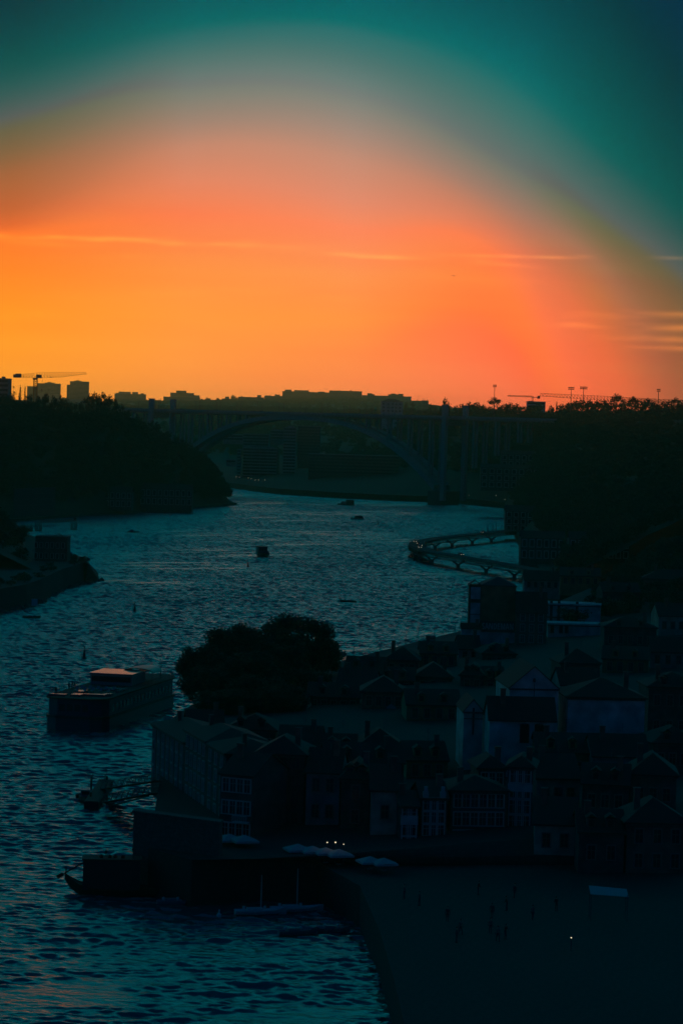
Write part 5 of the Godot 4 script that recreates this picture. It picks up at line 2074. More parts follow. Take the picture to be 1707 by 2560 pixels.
func parasol(at: Vector3, h: float, w: float, cloth: String, label: String, group: String, turn := 0.0) -> Node3D:
	var t := thing("parasol", label, "parasol", at, turn, group)
	var mb := MB.new()
	mb.tube(Vector3.ZERO, Vector3(0, h, 0), 0.05, 0.04, 6)
	put(mb, "pole", M.wood, t)
	mb = MB.new()
	var top := Vector3(0, h, 0)
	var c := []
	for s in [Vector3(-1, 0, 1), Vector3(1, 0, 1), Vector3(1, 0, -1), Vector3(-1, 0, -1)]:
		c.append(Vector3(0, h - w * 0.22, 0) + s * w * 0.5)
	for i in 4:
		var a: Vector3 = c[i]
		var b: Vector3 = c[(i + 1) % 4]
		var m := (a + b) * 0.5 + Vector3(0, 0.06, 0)
		mb.tri(a, m, top)
		mb.tri(m, b, top)
		mb.quad(a - Vector3(0, 0.22, 0), b - Vector3(0, 0.22, 0), b, a)
	put(mb, "canopy", M[cloth], t)
	mb = MB.new()
	mb.block(0, 0, 0, 0.6, 0.12, 0.6)
	put(mb, "base", M.concrete, t)
	return t

func make_moorings() -> void:
	# pontoon reached by two gangways
	var near := W(247, 2026)
	var far := W(248, 1968)
	var t := thing("pontoon", "narrow dark floating pontoon with a rail at its far end", "pontoon", near)
	var d := far - near
	var mb := MB.new()
	mb.box(d * 0.5 + Vector3(0, 0.5, 0), Vector3(2.3, 1.6, d.length()))
	put(mb, "float", M.black_paint, t)
	mb = MB.new()
	mb.box(d * 0.5 + Vector3(0, 1.36, 0), Vector3(2.1, 0.1, d.length() - 0.3))
	put(mb, "planking", M.wood, t)
	mb = MB.new()
	var e := d + Vector3(0, 1.3, 0.3)
	railing(mb, [e + Vector3(-1.05, 0, 3.5), e + Vector3(-1.05, 0, 0), e + Vector3(1.05, 0, 0), e + Vector3(1.05, 0, 3.5)], 0.95, 1.0, 0.06)
	put(mb, "railing", M.steel, t)
	for s in [[-0.9, 0.95], [0.9, 0.95], [-0.9, 0.2], [0.9, 0.2]]:
		mb = MB.new()
		var q: Vector3 = d * s[1] + Vector3(s[0] * 1.45, 0, 0)
		mb.tube(q + Vector3(0, -2, 0), q + Vector3(0, 2.1, 0), 0.16, 0.16, 8)
		put(mb, "pile", M.rust_steel, t)
	# lamp on the pontoon
	var lp := W(265, 1985, 1.4)
	var top := D(265, 1924, -lp.z)
	t = thing("pontoon_lamp", "tall thin lamp post with a short arm on the pontoon", "lamp post", lp)
	mb = MB.new()
	mb.tube(Vector3.ZERO, Vector3(0, top.y - lp.y, 0), 0.07, 0.05, 6)
	put(mb, "pole", M.steel, t)
	mb = MB.new()
	mb.box(Vector3(-0.12, top.y - lp.y, 0), Vector3(0.35, 0.1, 0.14))
	put(mb, "lamp_head", M.steel, t)
	# gangways
	for s in [["upper lattice gangway sloping down from the quay to the pontoon", 262, 1972, 1.5, 392, 1953, 7.2], ["lower lattice gangway running beneath the upper one", 264, 2006, 1.5, 384, 1984, 6.2]]:
		var a := W(s[1], s[2], s[3])
		var b := W(s[4], s[5], s[6])
		t = thing("gangway", s[0], "gangway", a)
		b -= a
		a = Vector3.ZERO
		var side := Vector3(0, 1, 0).cross(b).normalized() * 0.75
		var upv := Vector3(0, 1.15, 0)
		for q in [-1.0, 1.0]:
			mb = MB.new()
			truss(mb, a + side * q, b + side * q, a + side * q + upv, b + side * q + upv, 9, 0.1)
			mb.bar(a + side * q + upv * 0.5, b + side * q + upv * 0.5, 0.05)
			put(mb, "side_truss", M.steel, t)
		mb = MB.new()
		mb.bar(a, b, 1.5, 0.16)
		put(mb, "walkway", M.wood, t)
	t = thing("mooring_boom", "bare steel boom running from pontoon to quay under the gangways", "boom", W(280, 2014, 0.6))
	mb = MB.new()
	mb.bar(Vector3.ZERO, W(372, 1990, 4.0) - t.position, 0.22)
	put(mb, "beam", M.steel, t)
	mb = MB.new()
	mb.box(Vector3.ZERO, Vector3(0.9, 0.9, 0.9))
	put(mb, "float", M.black_paint, t)
	# cabin boat beside the pontoon
	t = thing("cabin_boat", "small cabin boat with a frame on its roof beside the pontoon", "boat", W(213, 2003), 0.1)
	mb = MB.new()
	hull(mb, [[-3, 1.0, -0.3, 0.8], [0, 1.15, -0.4, 0.8], [2, 0.8, -0.3, 1.0], [3.2, 0.1, 0.2, 1.2]])
	put(mb, "hull", M.black_paint, t)
	mb = MB.new()
	mb.block(0.05, 0.7, -0.6, 1.5, 1.2, 2.6)
	put(mb, "cabin", M.grey_paint, t)
	mb = MB.new()
	mb.block(0.05, 1.2, 0.73, 1.2, 0.5, 0.06)
	put(mb, "windscreen", M.glass, t)
	mb = MB.new()
	for x in [-0.5, 0.5]:
		mb.bar(Vector3(x, 1.9, -1.2), Vector3(x, 2.8, -1.2), 0.06)
	mb.bar(Vector3(-0.5, 2.8, -1.2), Vector3(0.5, 2.8, -1.2), 0.06)
	put(mb, "roof_frame", M.steel, t)
	mb = MB.new()
	mb.lathe(Vector3(-1.25, 0.4, 0.2), PackedVector2Array([Vector2(0.05, 0), Vector2(0.3, 0.15), Vector2(0.3, 0.7), Vector2(0.05, 0.85)]), 10)
	put(mb, "fender", M.black_paint, t)
	# the old river boat with its dark awning
	t = thing("river_boat", "traditional wooden river boat with upswept bow and tall dark awning", "boat", W(275, 2236), -PI / 2 + 0.06)
	mb = MB.new()
	hull(mb, [[-8.5, 0.9, 0.2, 1.6], [-6, 1.7, -0.3, 1.1], [-2, 2.1, -0.5, 0.9], [2, 2.0, -0.45, 1.0], [4, 1.3, -0.1, 1.5], [5.2, 0.55, 0.8, 2.2], [5.9, 0.12, 1.9, 2.75]])
	put(mb, "hull", M.wood, t)
	mb = MB.new()
	mb.block(0, 0.8, -0.2, 3.3, 3.9, 7.4)
	put(mb, "awning", M.black_paint, t)
	mb = MB.new()
	mb.block(0, 4.7, -0.2, 3.6, 0.16, 7.7)
	put(mb, "awning_roof", M.wood, t)
	mb = MB.new()
	mb.bar(Vector3(0, 2.5, 6.2), Vector3(0, 4.2, 3.4), 0.16)
	mb.box(Vector3(0, 2.35, 6.5), Vector3(0.14, 0.5, 0.9), Basis(Vector3.RIGHT, 0.5))
	put(mb, "steering_oar", M.wood, t)
	mb = MB.new()
	mb.bar(Vector3(0, 2.7, 5.75), Vector3(0, 3.5, 5.75), 0.16)
	mb.bar(Vector3(0, 3.5, 5.7), Vector3(0, 3.5, 6.1), 0.1)
	put(mb, "stem_post", M.wood, t)
	for s in [[0.6, 1.1], [-2.9, 1.6]]:
		mb = MB.new()
		mb.tube(Vector3(0.4, 4.8, s[0]), Vector3(0.4, 4.8 + s[1], s[0]), 0.06, 0.05, 6)
		mb.box(Vector3(0.4, 4.8 + s[1] * 0.75, s[0]), Vector3(0.3, 0.34, 0.3))
		put(mb, "lantern_post", M.black_paint, t)
	for z in [1.2, 0.1, -0.6, -1.6]:
		mb = MB.new()
		mb.lathe(Vector3(0.3, 4.86, z), PackedVector2Array([Vector2(0.24, 0), Vector2(0.28, 0.2), Vector2(0.12, 0.4), Vector2(0.01, 0.45)]), 9)
		put(mb, "roof_bundle", M.wood, t)
	# white moored boats below the terrace
	var boat := func(label: String, px: float, py: float, l: float, w: float, turn: float, mast: float, paint: String) -> void:
		var b := thing("moored_boat", label, "boat", W(px, py), turn, "boats moored at the terrace steps")
		var m := MB.new()
		hull(m, [[-l * 0.5, w * 0.42, -0.2, 0.55], [-l * 0.1, w * 0.5, -0.3, 0.55], [l * 0.25, w * 0.4, -0.25, 0.65], [l * 0.5, 0.06, 0.1, 0.95]])
		put(m, "hull", M[paint], b)
		m = MB.new()
		m.block(0, 0.45, -l * 0.12, w * 0.5, 0.4, l * 0.3)
		put(m, "cabin" if mast > 0.0 else "thwart", M[paint], b)
		for s in [-0.3, 0.1]:
			m = MB.new()
			m.lathe(Vector3(w * 0.55, 0.3, l * s), PackedVector2Array([Vector2(0.05, 0), Vector2(0.2, 0.1), Vector2(0.2, 0.5), Vector2(0.05, 0.6)]), 8)
			put(m, "fender", M.white_paint, b)
		if mast > 0.0:
			m = MB.new()
			m.tube(Vector3(0, 0.6, 0), Vector3(0, mast, 0), 0.07, 0.045, 7)
			put(m, "mast", M.white_paint, b)
			m = MB.new()
			m.tube(Vector3(0, 1.1, 0), Vector3(0, 1.15, -l * 0.42), 0.05, 0.05, 6)
			put(m, "boom", M.wood, b)
	boat.call("white-decked sailing boat with the shorter mast at the terrace", 652, 2286, 6.6, 2.2, 1.75, 5.0, "white_paint")
	boat.call("white-decked sailing boat with the taller mast at the terrace", 742, 2279, 6.8, 2.2, 1.75, 5.5, "white_paint")
	boat.call("long slim white boat lying along the terrace wall", 602, 2241, 5.2, 1.2, 1.62, 0.0, "white_paint")
	boat.call("second slim white boat tied ahead of the long slim one", 690, 2231, 4.6, 1.2, 1.5, 0.0, "white_paint")
	boat.call("dark rowing boat with a pale rim off the river wall", 437, 2262, 4.6, 1.4, 1.72, 0.0, "grey_paint")
	boat.call("grey rowing boat below the two sailing boats", 745, 2337, 4.8, 1.4, 1.8, 0.0, "grey_paint")
	boat.call("grey rowing boat tied ahead of another below the sailing boats", 835, 2331, 4.0, 1.4, 1.5, 0.0, "grey_paint")
	mb = MB.new()
	mb.lathe(Vector3.ZERO, PackedVector2Array([Vector2(0.01, -0.3), Vector2(0.3, -0.1), Vector2(0.3, 0.3), Vector2(0.1, 0.5), Vector2(0.08, 0.9), Vector2(0.01, 0.95)]), 10)
	tag(put(mb, "mooring_float", M.white_paint, self, W(548, 2292)), "white mooring float off the sailing boats' sterns", "float")

# ---------- the riverside quarter ----------
func window_set(ww: float, wh: float, jb: float) -> Array:
	var key := "win_%.2f_%.2f_%.2f" % [ww, wh, jb]
	if not M.has(key):
		var fr := MB.new()
		fr.block(-ww * 0.5 - jb * 0.5, 0, 0.06, jb, wh, 0.18)
		fr.block(ww * 0.5 + jb * 0.5, 0, 0.06, jb, wh, 0.18)
		fr.block(0, wh, 0.06, ww + jb * 2.0, jb, 0.18)
		fr.block(0, -0.12, 0.09, ww + jb * 2.4, 0.12, 0.26)
		fr.block(0, 0, 0.04, 0.06, wh, 0.07)
		fr.block(0, wh * 0.62, 0.045, ww, 0.06, 0.07)
		var pn := MB.new()
		pn.block(0, 0, 0.015, ww, wh, 0.04)
		M[key] = [fr.mesh(), pn.mesh()]
	return M[key]

# a house with its front towards local +z, base at the given point; eave height h above it
func house(called: String, label: String, base: Vector3, turn: float, w: float, depth: float, h: float, roof: String, rh: float, wall: String, floors: int, bays: int, group := "", ww := 0.95, wh := 1.75, trim := "trim", drop := 3.0) -> Node3D:
	var t := thing(called, label, "house", base, turn, group)
	var mb := MB.new()
	mb.block(0, -drop, -depth * 0.5, w, h + drop, depth)
	if roof == "front":
		mb.tri(Vector3(-w * 0.5, h, 0), Vector3(w * 0.5, h, 0), Vector3(0, h + rh, 0))
		mb.tri(Vector3(w * 0.5, h, -depth), Vector3(-w * 0.5, h, -depth), Vector3(0, h + rh, -depth))
	elif roof == "side":
		mb.tri(Vector3(w * 0.5, h, 0), Vector3(w * 0.5, h, -depth), Vector3(w * 0.5, h + rh, -depth * 0.5))
		mb.tri(Vector3(-w * 0.5, h, -depth), Vector3(-w * 0.5, h, 0), Vector3(-w * 0.5, h + rh, -depth * 0.5))
	put(mb, "wall", M[wall], t)
	mb = MB.new()
	if roof == "hip":
		mb.hip(-w * 0.5, w * 0.5, -depth, 0, h + 0.2, rh, 0.45)
		put(mb, "roof", M.tiles, t)
	elif roof == "side":
		mb.gable(-w * 0.5, w * 0.5, -depth, 0, h + 0.02, rh, 0.45)
		put(mb, "roof", M.tiles, t)
	elif roof == "front":
		mb.gable(-depth * 0.5, depth * 0.5, -w * 0.5, w * 0.5, h + 0.02, rh, 0.2)
		var o := put(mb, "roof", M.tiles, t, Vector3(0, 0, -depth * 0.5))
		o.rotation.y = PI / 2
	else:
		mb.block(0, h, -depth * 0.5, w + 0.3, 0.4, depth + 0.3)
		put(mb, "parapet", M[wall], t)
	mb = MB.new()
	mb.block(0, h - 0.3, 0.1, w + 0.3, 0.28, 0.3)
	put(mb, "cornice", M.granite, t)
	if roof == "hip" or roof == "side":
		mb = MB.new()
		var cx := w * (0.3 if int(base.x * 7.0) % 2 == 0 else -0.28)
		mb.block(cx, h + rh * 0.35, -depth * 0.35, 0.8, rh * 0.8 + 0.9, 0.6)
		mb.block(cx, h + rh * 1.15 + 0.9, -depth * 0.35, 0.95, 0.15, 0.75)
		put(mb, "chimney", M.brick_wall, t)
	if bays > 0:
		var set_: Array = window_set(ww, wh, 0.16)
		var fh := h / maxf(floors, 1)
		for f in floors:
			for i in bays:
				var o := put_mesh(set_[0], "window", M[trim], t, Vector3((i + 0.5 - bays * 0.5) * (w - 0.8) / bays, f * fh + (fh - wh) * 0.5, 0))
				put_mesh(set_[1], "pane", M.glass, o)
	return t

# the same, given by what the photograph shows of its front
func house_px(called: String, label: String, px0: float, px1: float, eave_py: float, dist: float, depth: float, roof: String, rh: float, wall: String, floors: int, bays: int, turn := 0.0, group := "", base := -1.0) -> Node3D:
	var a := D(px0, eave_py, dist)
	var b := D(px1, eave_py, dist)
	var m := (a + b) * 0.5
	var g := base if base > 0.0 else land(m.x, m.z)
	g = minf(g, m.y - 3.2)
	return house(called, label, Vector3(m.x, g, m.z), turn, a.distance_to(b), depth, m.y - g, roof, rh, wall, floors, bays, group, 0.95, 1.75, "stone_trim" if group.begins_with("town") else "trim")

func big_tree(px: float, py: float, dist: float, width_px: float, kind: String, label: String) -> void:
	var top := D(px, py, dist)
	plant(kind, "leafy_tree", Vector3(top.x, 6.8, top.z), top.y - 6.8, width_px * dist / F, label, "big trees on the riverside promenade", px)

func make_town() -> void:
	# promenade trees
	var r := RandomNumberGenerator.new()
	r.seed = 91
	for v in 3:
		var lobes := []
		for i in 34:
			var a := r.randf() * TAU
			var y := r.randf_range(1.4, 8.8)
			var rad := sqrt(maxf(0.0, 1.0 - pow((y - 4.6) / 5.0, 2.0))) * r.randf_range(3.0, 4.7)
			lobes.append([Vector3(cos(a) * rad, y, sin(a) * rad), Vector3(1.25, 1.05, 1.25) * r.randf_range(0.9, 1.55)])
		lobes.append([Vector3(0, 5.2, 0), Vector3(4.2, 4.0, 4.2)])
		tree_proto("plane%d" % v, lobes, 14000, 0.4, 9.7, 11.0, 4.5, 0.42, "leaf", 300 + v)
	big_tree(505, 1612, 560, 135, "plane0", "lowest of the promenade trees, hanging over the hotel ship's stern")
	big_tree(578, 1566, 575, 165, "plane1", "broad promenade tree with a flat leafy top")
	big_tree(655, 1562, 590, 150, "plane2", "promenade tree filling the gap between two broad crowns")
	big_tree(752, 1535, 600, 185, "plane0", "tallest and roundest of the promenade trees")
	big_tree(808, 1596, 606, 110, "plane1", "outermost promenade tree with ragged hanging twigs by the railing")
	big_tree(610, 1625, 556, 200, "plane2", "promenade tree in front of the broad flat-topped one")
	big_tree(700, 1605, 575, 180, "plane1", "promenade tree tucked under the tallest crown")
	big_tree(525, 1665, 540, 150, "plane0", "lower promenade tree beside the quay row roofs")
	big_tree(650, 1690, 530, 170, "plane1", "lower promenade tree in the middle of the clump")
	big_tree(566, 1722, 520, 165, "plane2", "promenade tree lowest of all, above the quay row roofs")
	big_tree(700, 1712, 522, 160, "plane0", "promenade tree spreading over the parked cars")
	big_tree(770, 1672, 560, 140, "plane2", "promenade tree between the tallest crown and the town roofs")
	# promenade railing and lamp posts
	var edge := []
	for s in [[780, 1671.5], [815, 1662], [900, 1640], [1000, 1614.5], [1080, 1594.5], [1138, 1580.5]]:
		edge.append(W(s[0], s[1], 7.05))
	var mb := MB.new()
	railing(mb, edge, 1.05, 2.0, 0.06)
	tag(put(mb, "promenade_railing", M.steel, self), "thin iron railing along the edge of the riverside promenade", "railing")
	var pl := ["shortest promenade lamp post, half hidden by the tree", "promenade lamp post standing just clear of the trees", "promenade lamp post midway along the railing", "promenade lamp post with a cluster of lamps", "tallest aerial mast on the promenade beside the hut", "promenade lamp post behind the hut roof", "promenade lamp post next to the wall painted with white letters"]
	var n := 0
	for s in [[827, 1659, 1640], [884, 1645, 1616], [950, 1628, 1600], [1013, 1612, 1587], [1043, 1608, 1558], [1085, 1594, 1573], [1137, 1582, 1562]]:
		var f := W(s[0], s[1], 7.0)
		var hgt := D(s[0], s[2], -f.z).y - 7.0
		var t := thing("lamp_post", pl[n], "lamp post", f, 0.0, "posts along the promenade")
		mb = MB.new()
		mb.tube(Vector3.ZERO, Vector3(0, hgt, 0), 0.09, 0.05, 6)
		put(mb, "pole", M.steel, t)
		mb = MB.new()
		if n == 4:
			for k in 3:
				mb.bar(Vector3(-0.3, hgt * (0.3 + k * 0.2), 0), Vector3(0.3, hgt * (0.3 + k * 0.2), 0), 0.06)
		else:
			mb.box(Vector3(0, hgt, 0), Vector3(0.5, 0.16, 0.3))
		put(mb, "lamp_head" if n != 4 else "crossbar", M.steel, t)
		n += 1
	house_px("hut", "small flat-roofed hut on the promenade beside the tall mast", 1065, 1087, 1594, 690, 3, "flat", 0.0, "grey_wall", 1, 1, 0.0, "", 6.8)
	var g := "cars parked on the promenade"
	make_car("dark parked car behind the outermost promenade tree", g, "blue_paint", W(795, 1712, 7.1), 0.4)
	make_car("grey parked car with a bright roof under the promenade trees", g, "grey_paint", W(780, 1702, 7.1), 0.45)
	make_car("grey car parked beside the trunk of the tallest promenade tree", g, "grey_paint", W(730, 1742, 7.1), 0.4)

	make_lettered_house()
	# houses beside and behind it
	house_px("house", "dark house with a steep roof built against the lettered wall", 1291, 1367, 1530, 674, 10, "side", 4.5, "brick_wall", 3, 3)
	var t := house_px("house", "long white house with dark full-height bays behind the round bush", 1342, 1500, 1513, 730, 10, "flat", 0.0, "white_wall", 2, 0, -0.1)
	for x in [-4.6, -2.6, 2.2]:
		mb = MB.new()
		mb.block(x, -1.0, 0.03, 0.7, 7.0, 0.2)
		put(mb, "dark_bay", M.wood, t)
	mb = MB.new()
	mb.block(-1.5, 1.5, 0.05, 12, 0.35, 0.2)
	put(mb, "floor_band", M.wood, t)
	t = house_px("house", "low white garden house with narrow dark windows and a tiled edge", 1369, 1502, 1563, 692, 8, "flat", 0.0, "white_wall", 1, 0)
	var sl: Array = window_set(0.7, 1.9, 0.12)
	for x in [-5.6, -3.4, -2.0]:
		var o := put_mesh(sl[0], "window", M.stone_wall, t, Vector3(x, 1.2, 0))
		put_mesh(sl[1], "pane", M.glass, o)
	var top := D(1437, 1519, 712)
	plant("broad1", "round_bush", Vector3(top.x, top.y - 7.0, top.z), 7.0, 8.4, "round dark bush before the long white house", "")
	# the two gable fronts and the walls around them
	t = house_px("house", "white house with a pointed gable and oval loft opening", 1273, 1396, 1721, 440, 16, "front", 3.4, "white_wall", 2, 0, 0.08, "", 10.0)
	var hh: float = D(1335, 1721, 440).y - 10.0
	mb = MB.new()
	mb.lathe(Vector3.ZERO, PackedVector2Array([Vector2(0.01, -0.45), Vector2(0.28, -0.3), Vector2(0.34, 0), Vector2(0.28, 0.3), Vector2(0.01, 0.45)]), 14)
	put(mb, "loft_opening", M.glass, t, Vector3(0, hh + 1.3, -0.1)).scale = Vector3(1, 1, 0.5)
	mb = MB.new()
	mb.tube(Vector3(0, 2.0, 0.1), Vector3(0, hh + 0.8, 0.1), 0.07, 0.07, 7)
	put(mb, "drainpipe", M.steel, t)
	t = house_px("house", "narrow white house with a small pointed gable and slit window", 1159, 1207, 1779, 432, 12, "front", 1.8, "white_wall", 2, 0, 0.05, "", 10.0)
	hh = D(1183, 1779, 432).y - 10.0
	mb = MB.new()
	mb.block(0, hh - 3.6, 0.03, 0.3, 4.2, 0.12)
	put(mb, "slit_window", M.glass, t)
	mb = MB.new()
	mb.block(0, hh - 1.2, 0.08, 3.0, 0.16, 0.2)
	put(mb, "string_course", M.granite, t)
	t = house_px("house", "low white house with two tall dark doorways under a wide roof", 1223, 1388, 1799, 424, 8, "side", 3.0, "white_wall", 1, 0, 0.04, "", 9.5)
	var hw: float = D(1305, 1799, 424).y - 9.5
	for x in [0.35, 2.6]:
		mb = MB.new()
		mb.block(x, hw - 3.6, 0.02, 1.45, 2.9, 0.14)
		mb.lathe(Vector3(x, hw - 0.75, 0.02), PackedVector2Array([Vector2(0.72, 0), Vector2(0.5, 0.14), Vector2(0.01, 0.2)]), 10)
		put(mb, "doorway", M.glass, t)
	t = house_px("house", "broad plain white wall with two low dark doors", 1418, 1612, 1746, 444, 12, "hip", 2.6, "white_wall", 1, 0, 0.06, "", 10.0)
	for x in [-5.0, -1.6]:
		mb = MB.new()
		mb.block(x, 0.4, 0.03, 1.45, 3.0, 0.14)
		put(mb, "door", M.wood, t)
	# corner house with glazed galleries
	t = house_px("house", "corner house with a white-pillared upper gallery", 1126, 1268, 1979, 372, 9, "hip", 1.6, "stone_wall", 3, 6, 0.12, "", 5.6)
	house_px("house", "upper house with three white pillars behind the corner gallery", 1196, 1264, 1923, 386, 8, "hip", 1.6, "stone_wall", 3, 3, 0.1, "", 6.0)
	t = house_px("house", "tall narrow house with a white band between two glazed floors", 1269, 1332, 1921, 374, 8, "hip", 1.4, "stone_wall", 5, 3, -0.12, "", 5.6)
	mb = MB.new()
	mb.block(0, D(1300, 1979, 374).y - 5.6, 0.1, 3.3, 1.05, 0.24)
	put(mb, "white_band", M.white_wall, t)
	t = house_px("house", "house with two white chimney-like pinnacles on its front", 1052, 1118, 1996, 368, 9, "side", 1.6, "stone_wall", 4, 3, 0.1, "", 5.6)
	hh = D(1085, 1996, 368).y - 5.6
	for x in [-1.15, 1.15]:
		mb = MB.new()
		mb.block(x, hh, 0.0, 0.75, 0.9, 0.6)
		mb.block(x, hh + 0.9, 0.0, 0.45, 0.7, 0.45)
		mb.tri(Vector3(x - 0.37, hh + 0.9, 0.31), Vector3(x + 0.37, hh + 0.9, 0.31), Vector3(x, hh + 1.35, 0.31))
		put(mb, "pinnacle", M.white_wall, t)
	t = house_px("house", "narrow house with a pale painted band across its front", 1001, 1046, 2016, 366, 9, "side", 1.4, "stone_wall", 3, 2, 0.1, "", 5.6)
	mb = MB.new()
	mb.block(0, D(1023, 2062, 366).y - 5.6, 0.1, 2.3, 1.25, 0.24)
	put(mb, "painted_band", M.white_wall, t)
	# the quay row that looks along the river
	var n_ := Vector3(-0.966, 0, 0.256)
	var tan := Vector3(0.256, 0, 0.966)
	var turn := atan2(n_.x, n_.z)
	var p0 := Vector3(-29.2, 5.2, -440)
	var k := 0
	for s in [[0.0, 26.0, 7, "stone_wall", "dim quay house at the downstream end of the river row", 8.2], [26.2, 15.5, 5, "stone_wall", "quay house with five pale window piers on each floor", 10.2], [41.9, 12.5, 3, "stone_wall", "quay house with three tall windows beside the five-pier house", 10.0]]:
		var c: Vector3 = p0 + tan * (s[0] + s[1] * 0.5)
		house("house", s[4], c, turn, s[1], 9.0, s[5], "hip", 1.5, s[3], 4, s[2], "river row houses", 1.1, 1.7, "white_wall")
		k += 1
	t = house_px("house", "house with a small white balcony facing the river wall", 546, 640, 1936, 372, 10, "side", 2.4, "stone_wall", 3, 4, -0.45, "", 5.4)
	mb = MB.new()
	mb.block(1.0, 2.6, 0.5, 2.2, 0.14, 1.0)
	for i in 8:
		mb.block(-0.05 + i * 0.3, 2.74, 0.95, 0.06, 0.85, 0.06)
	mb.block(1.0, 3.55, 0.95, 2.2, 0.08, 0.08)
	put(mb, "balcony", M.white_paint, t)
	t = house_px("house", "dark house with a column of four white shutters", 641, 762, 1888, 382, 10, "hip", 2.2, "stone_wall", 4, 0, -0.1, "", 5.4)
	for i in 4:
		mb = MB.new()
		mb.block(-2.9, 1.3 + i * 2.55, 0.05, 0.6, 1.25, 0.16)
		put(mb, "shutter", M.white_paint, t)
	sl = window_set(0.9, 1.5, 0.14)
	for i in 4:
		for j in 3:
			var o := put_mesh(sl[0], "window", M.stone_wall, t, Vector3(-1.2 + j * 1.7, 1.2 + i * 2.55, 0))
			put_mesh(sl[1], "pane", M.glass, o)
	# the crowd of roofs between
	var walls := ["stone_wall", "brick_wall", "ochre_wall", "grey_wall", "stone_wall", "cream_wall"]
	var fill := [[862, 958, 1672, 596], [962, 1046, 1652, 606], [1050, 1142, 1634, 614], [1146, 1200, 1622, 640], [1205, 1290, 1636, 630],
		[660, 762, 1776, 520], [768, 900, 1742, 530], [905, 1012, 1732, 520], [1016, 1150, 1762, 500],
		[470, 560, 1822, 470], [565, 690, 1826, 455], [695, 800, 1866, 446], [806, 890, 1878, 442], [895, 1010, 1872, 440], [1016, 1120, 1900, 425],
		[766, 850, 1930, 380], [853, 925, 1950, 376], [928, 998, 1975, 370], [812, 1010, 1905, 405],
		[1400, 1500, 1660, 560], [1505, 1620, 1648, 580], [1625, 1740, 1630, 590], [1510, 1640, 1570, 640], [1645, 1760, 1540, 680], [1505, 1600, 1480, 760], [1605, 1750, 1450, 800], [1400, 1500, 1440, 860], [1310, 1400, 1450, 900],
		[1620, 1760, 1720, 470], [1340, 1450, 1945, 388], [1455, 1570, 1960, 380], [1575, 1690, 1940, 384], [1340, 1470, 1880, 415], [1480, 1620, 1890, 412], [1630, 1760, 1860, 425],
		[842, 936, 1712, 560], [940, 1034, 1700, 566], [1038, 1130, 1694, 570], [1210, 1262, 1700, 560], [1400, 1500, 1712, 520], [1150, 1208, 1690, 560],
		[1336, 1440, 2060, 356], [1446, 1560, 2080, 350], [1566, 1720, 2060, 350]]
	k = 0
	for s in fill:
		var hgt := D(s[0], s[2], s[3]).y - land(D((s[0] + s[1]) * 0.5, s[2], s[3]).x, -s[3])
		var fl := clampi(int(hgt / 3.0), 1, 4)
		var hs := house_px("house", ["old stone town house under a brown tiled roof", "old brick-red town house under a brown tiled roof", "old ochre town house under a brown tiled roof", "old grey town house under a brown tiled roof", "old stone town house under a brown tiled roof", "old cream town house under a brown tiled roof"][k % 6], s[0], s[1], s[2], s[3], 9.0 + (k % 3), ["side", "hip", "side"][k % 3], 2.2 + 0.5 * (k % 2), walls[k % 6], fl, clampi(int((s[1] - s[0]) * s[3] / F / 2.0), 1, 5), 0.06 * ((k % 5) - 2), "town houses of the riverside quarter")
		var rw: float = (s[1] - s[0]) * s[3] / F
		var eh: float = D((s[0] + s[1]) * 0.5, s[2], s[3]).y - hs.position.y
		if k % 2 == 0:
			for x in [-0.22, 0.2]:
				mb = MB.new()
				mb.block(x * rw, eh + 0.2, -1.5, 1.2, 1.5, 1.8)
				var dm := put(mb, "dormer", M[walls[k % 6]], hs)
				mb = MB.new()
				mb.block(x * rw, eh + 0.6, -0.58, 0.7, 0.85, 0.06)
				put(mb, "pane", M.glass, dm)
				mb = MB.new()
				mb.gable(-1.1, 1.1, -0.6, 0.6, 0, 0.45, 0.12, 0.1)
				var dr := put(mb, "dormer_roof", M.tiles, dm, Vector3(x * rw, eh + 1.7, -1.5))
				dr.rotation.y = PI / 2
		mb = MB.new()
		mb.tube(Vector3(rw * 0.1, eh + 1.0, -4.0), Vector3(rw * 0.1, eh + 4.6, -4.0), 0.035, 0.03, 5)
		for q in 4:
			mb.bar(Vector3(rw * 0.1 - 0.5 + q * 0.05, eh + 4.5 - q * 0.22, -4.0), Vector3(rw * 0.1 + 0.5 - q * 0.05, eh + 4.5 - q * 0.22, -4.0), 0.03)
		put(mb, "aerial", M.steel, hs)
		k += 1
	# pyramid roof lights that catch the last light
	n = 0
	var sk := ["small glass pyramid roof light nearer the promenade mast", "second glass pyramid roof light beside the first", "glass pyramid roof light on the roofs below the low white doors", "lowest glass pyramid roof light above the pinnacled house"]
	for s in [[1086, 1634, 622, 2.4], [1112, 1630, 628, 2.4], [978, 1758, 520, 2.2], [1085, 1852, 436, 2.6]]:
		var c := D(s[0], s[1], s[3 - 1])
		var sz: float = s[3]
		var q := thing("roof_light", sk[n], "roof light", c - Vector3(0, 1.1, 0))
		mb = MB.new()
		mb.block(0, -3.0, 0, sz + 0.2, 3.2, sz + 0.2)
		put(mb, "curb", M.dark_roof, q)
		var cc := [Vector3(-sz, 0.4, sz) * 0.5, Vector3(sz, 0.4, sz) * 0.5, Vector3(sz, 0.4, -sz) * 0.5, Vector3(-sz, 0.4, -sz) * 0.5]
		for i in 4:
			mb = MB.new()
			mb.tri(cc[i], cc[(i + 1) % 4], Vector3(0, 1.1, 0))
			put(mb, "pane", M.roof_glass, q)
		n += 1
	# terrace parasols, lamps and people
	var pg := "white parasols on the terrace"
	n = 0
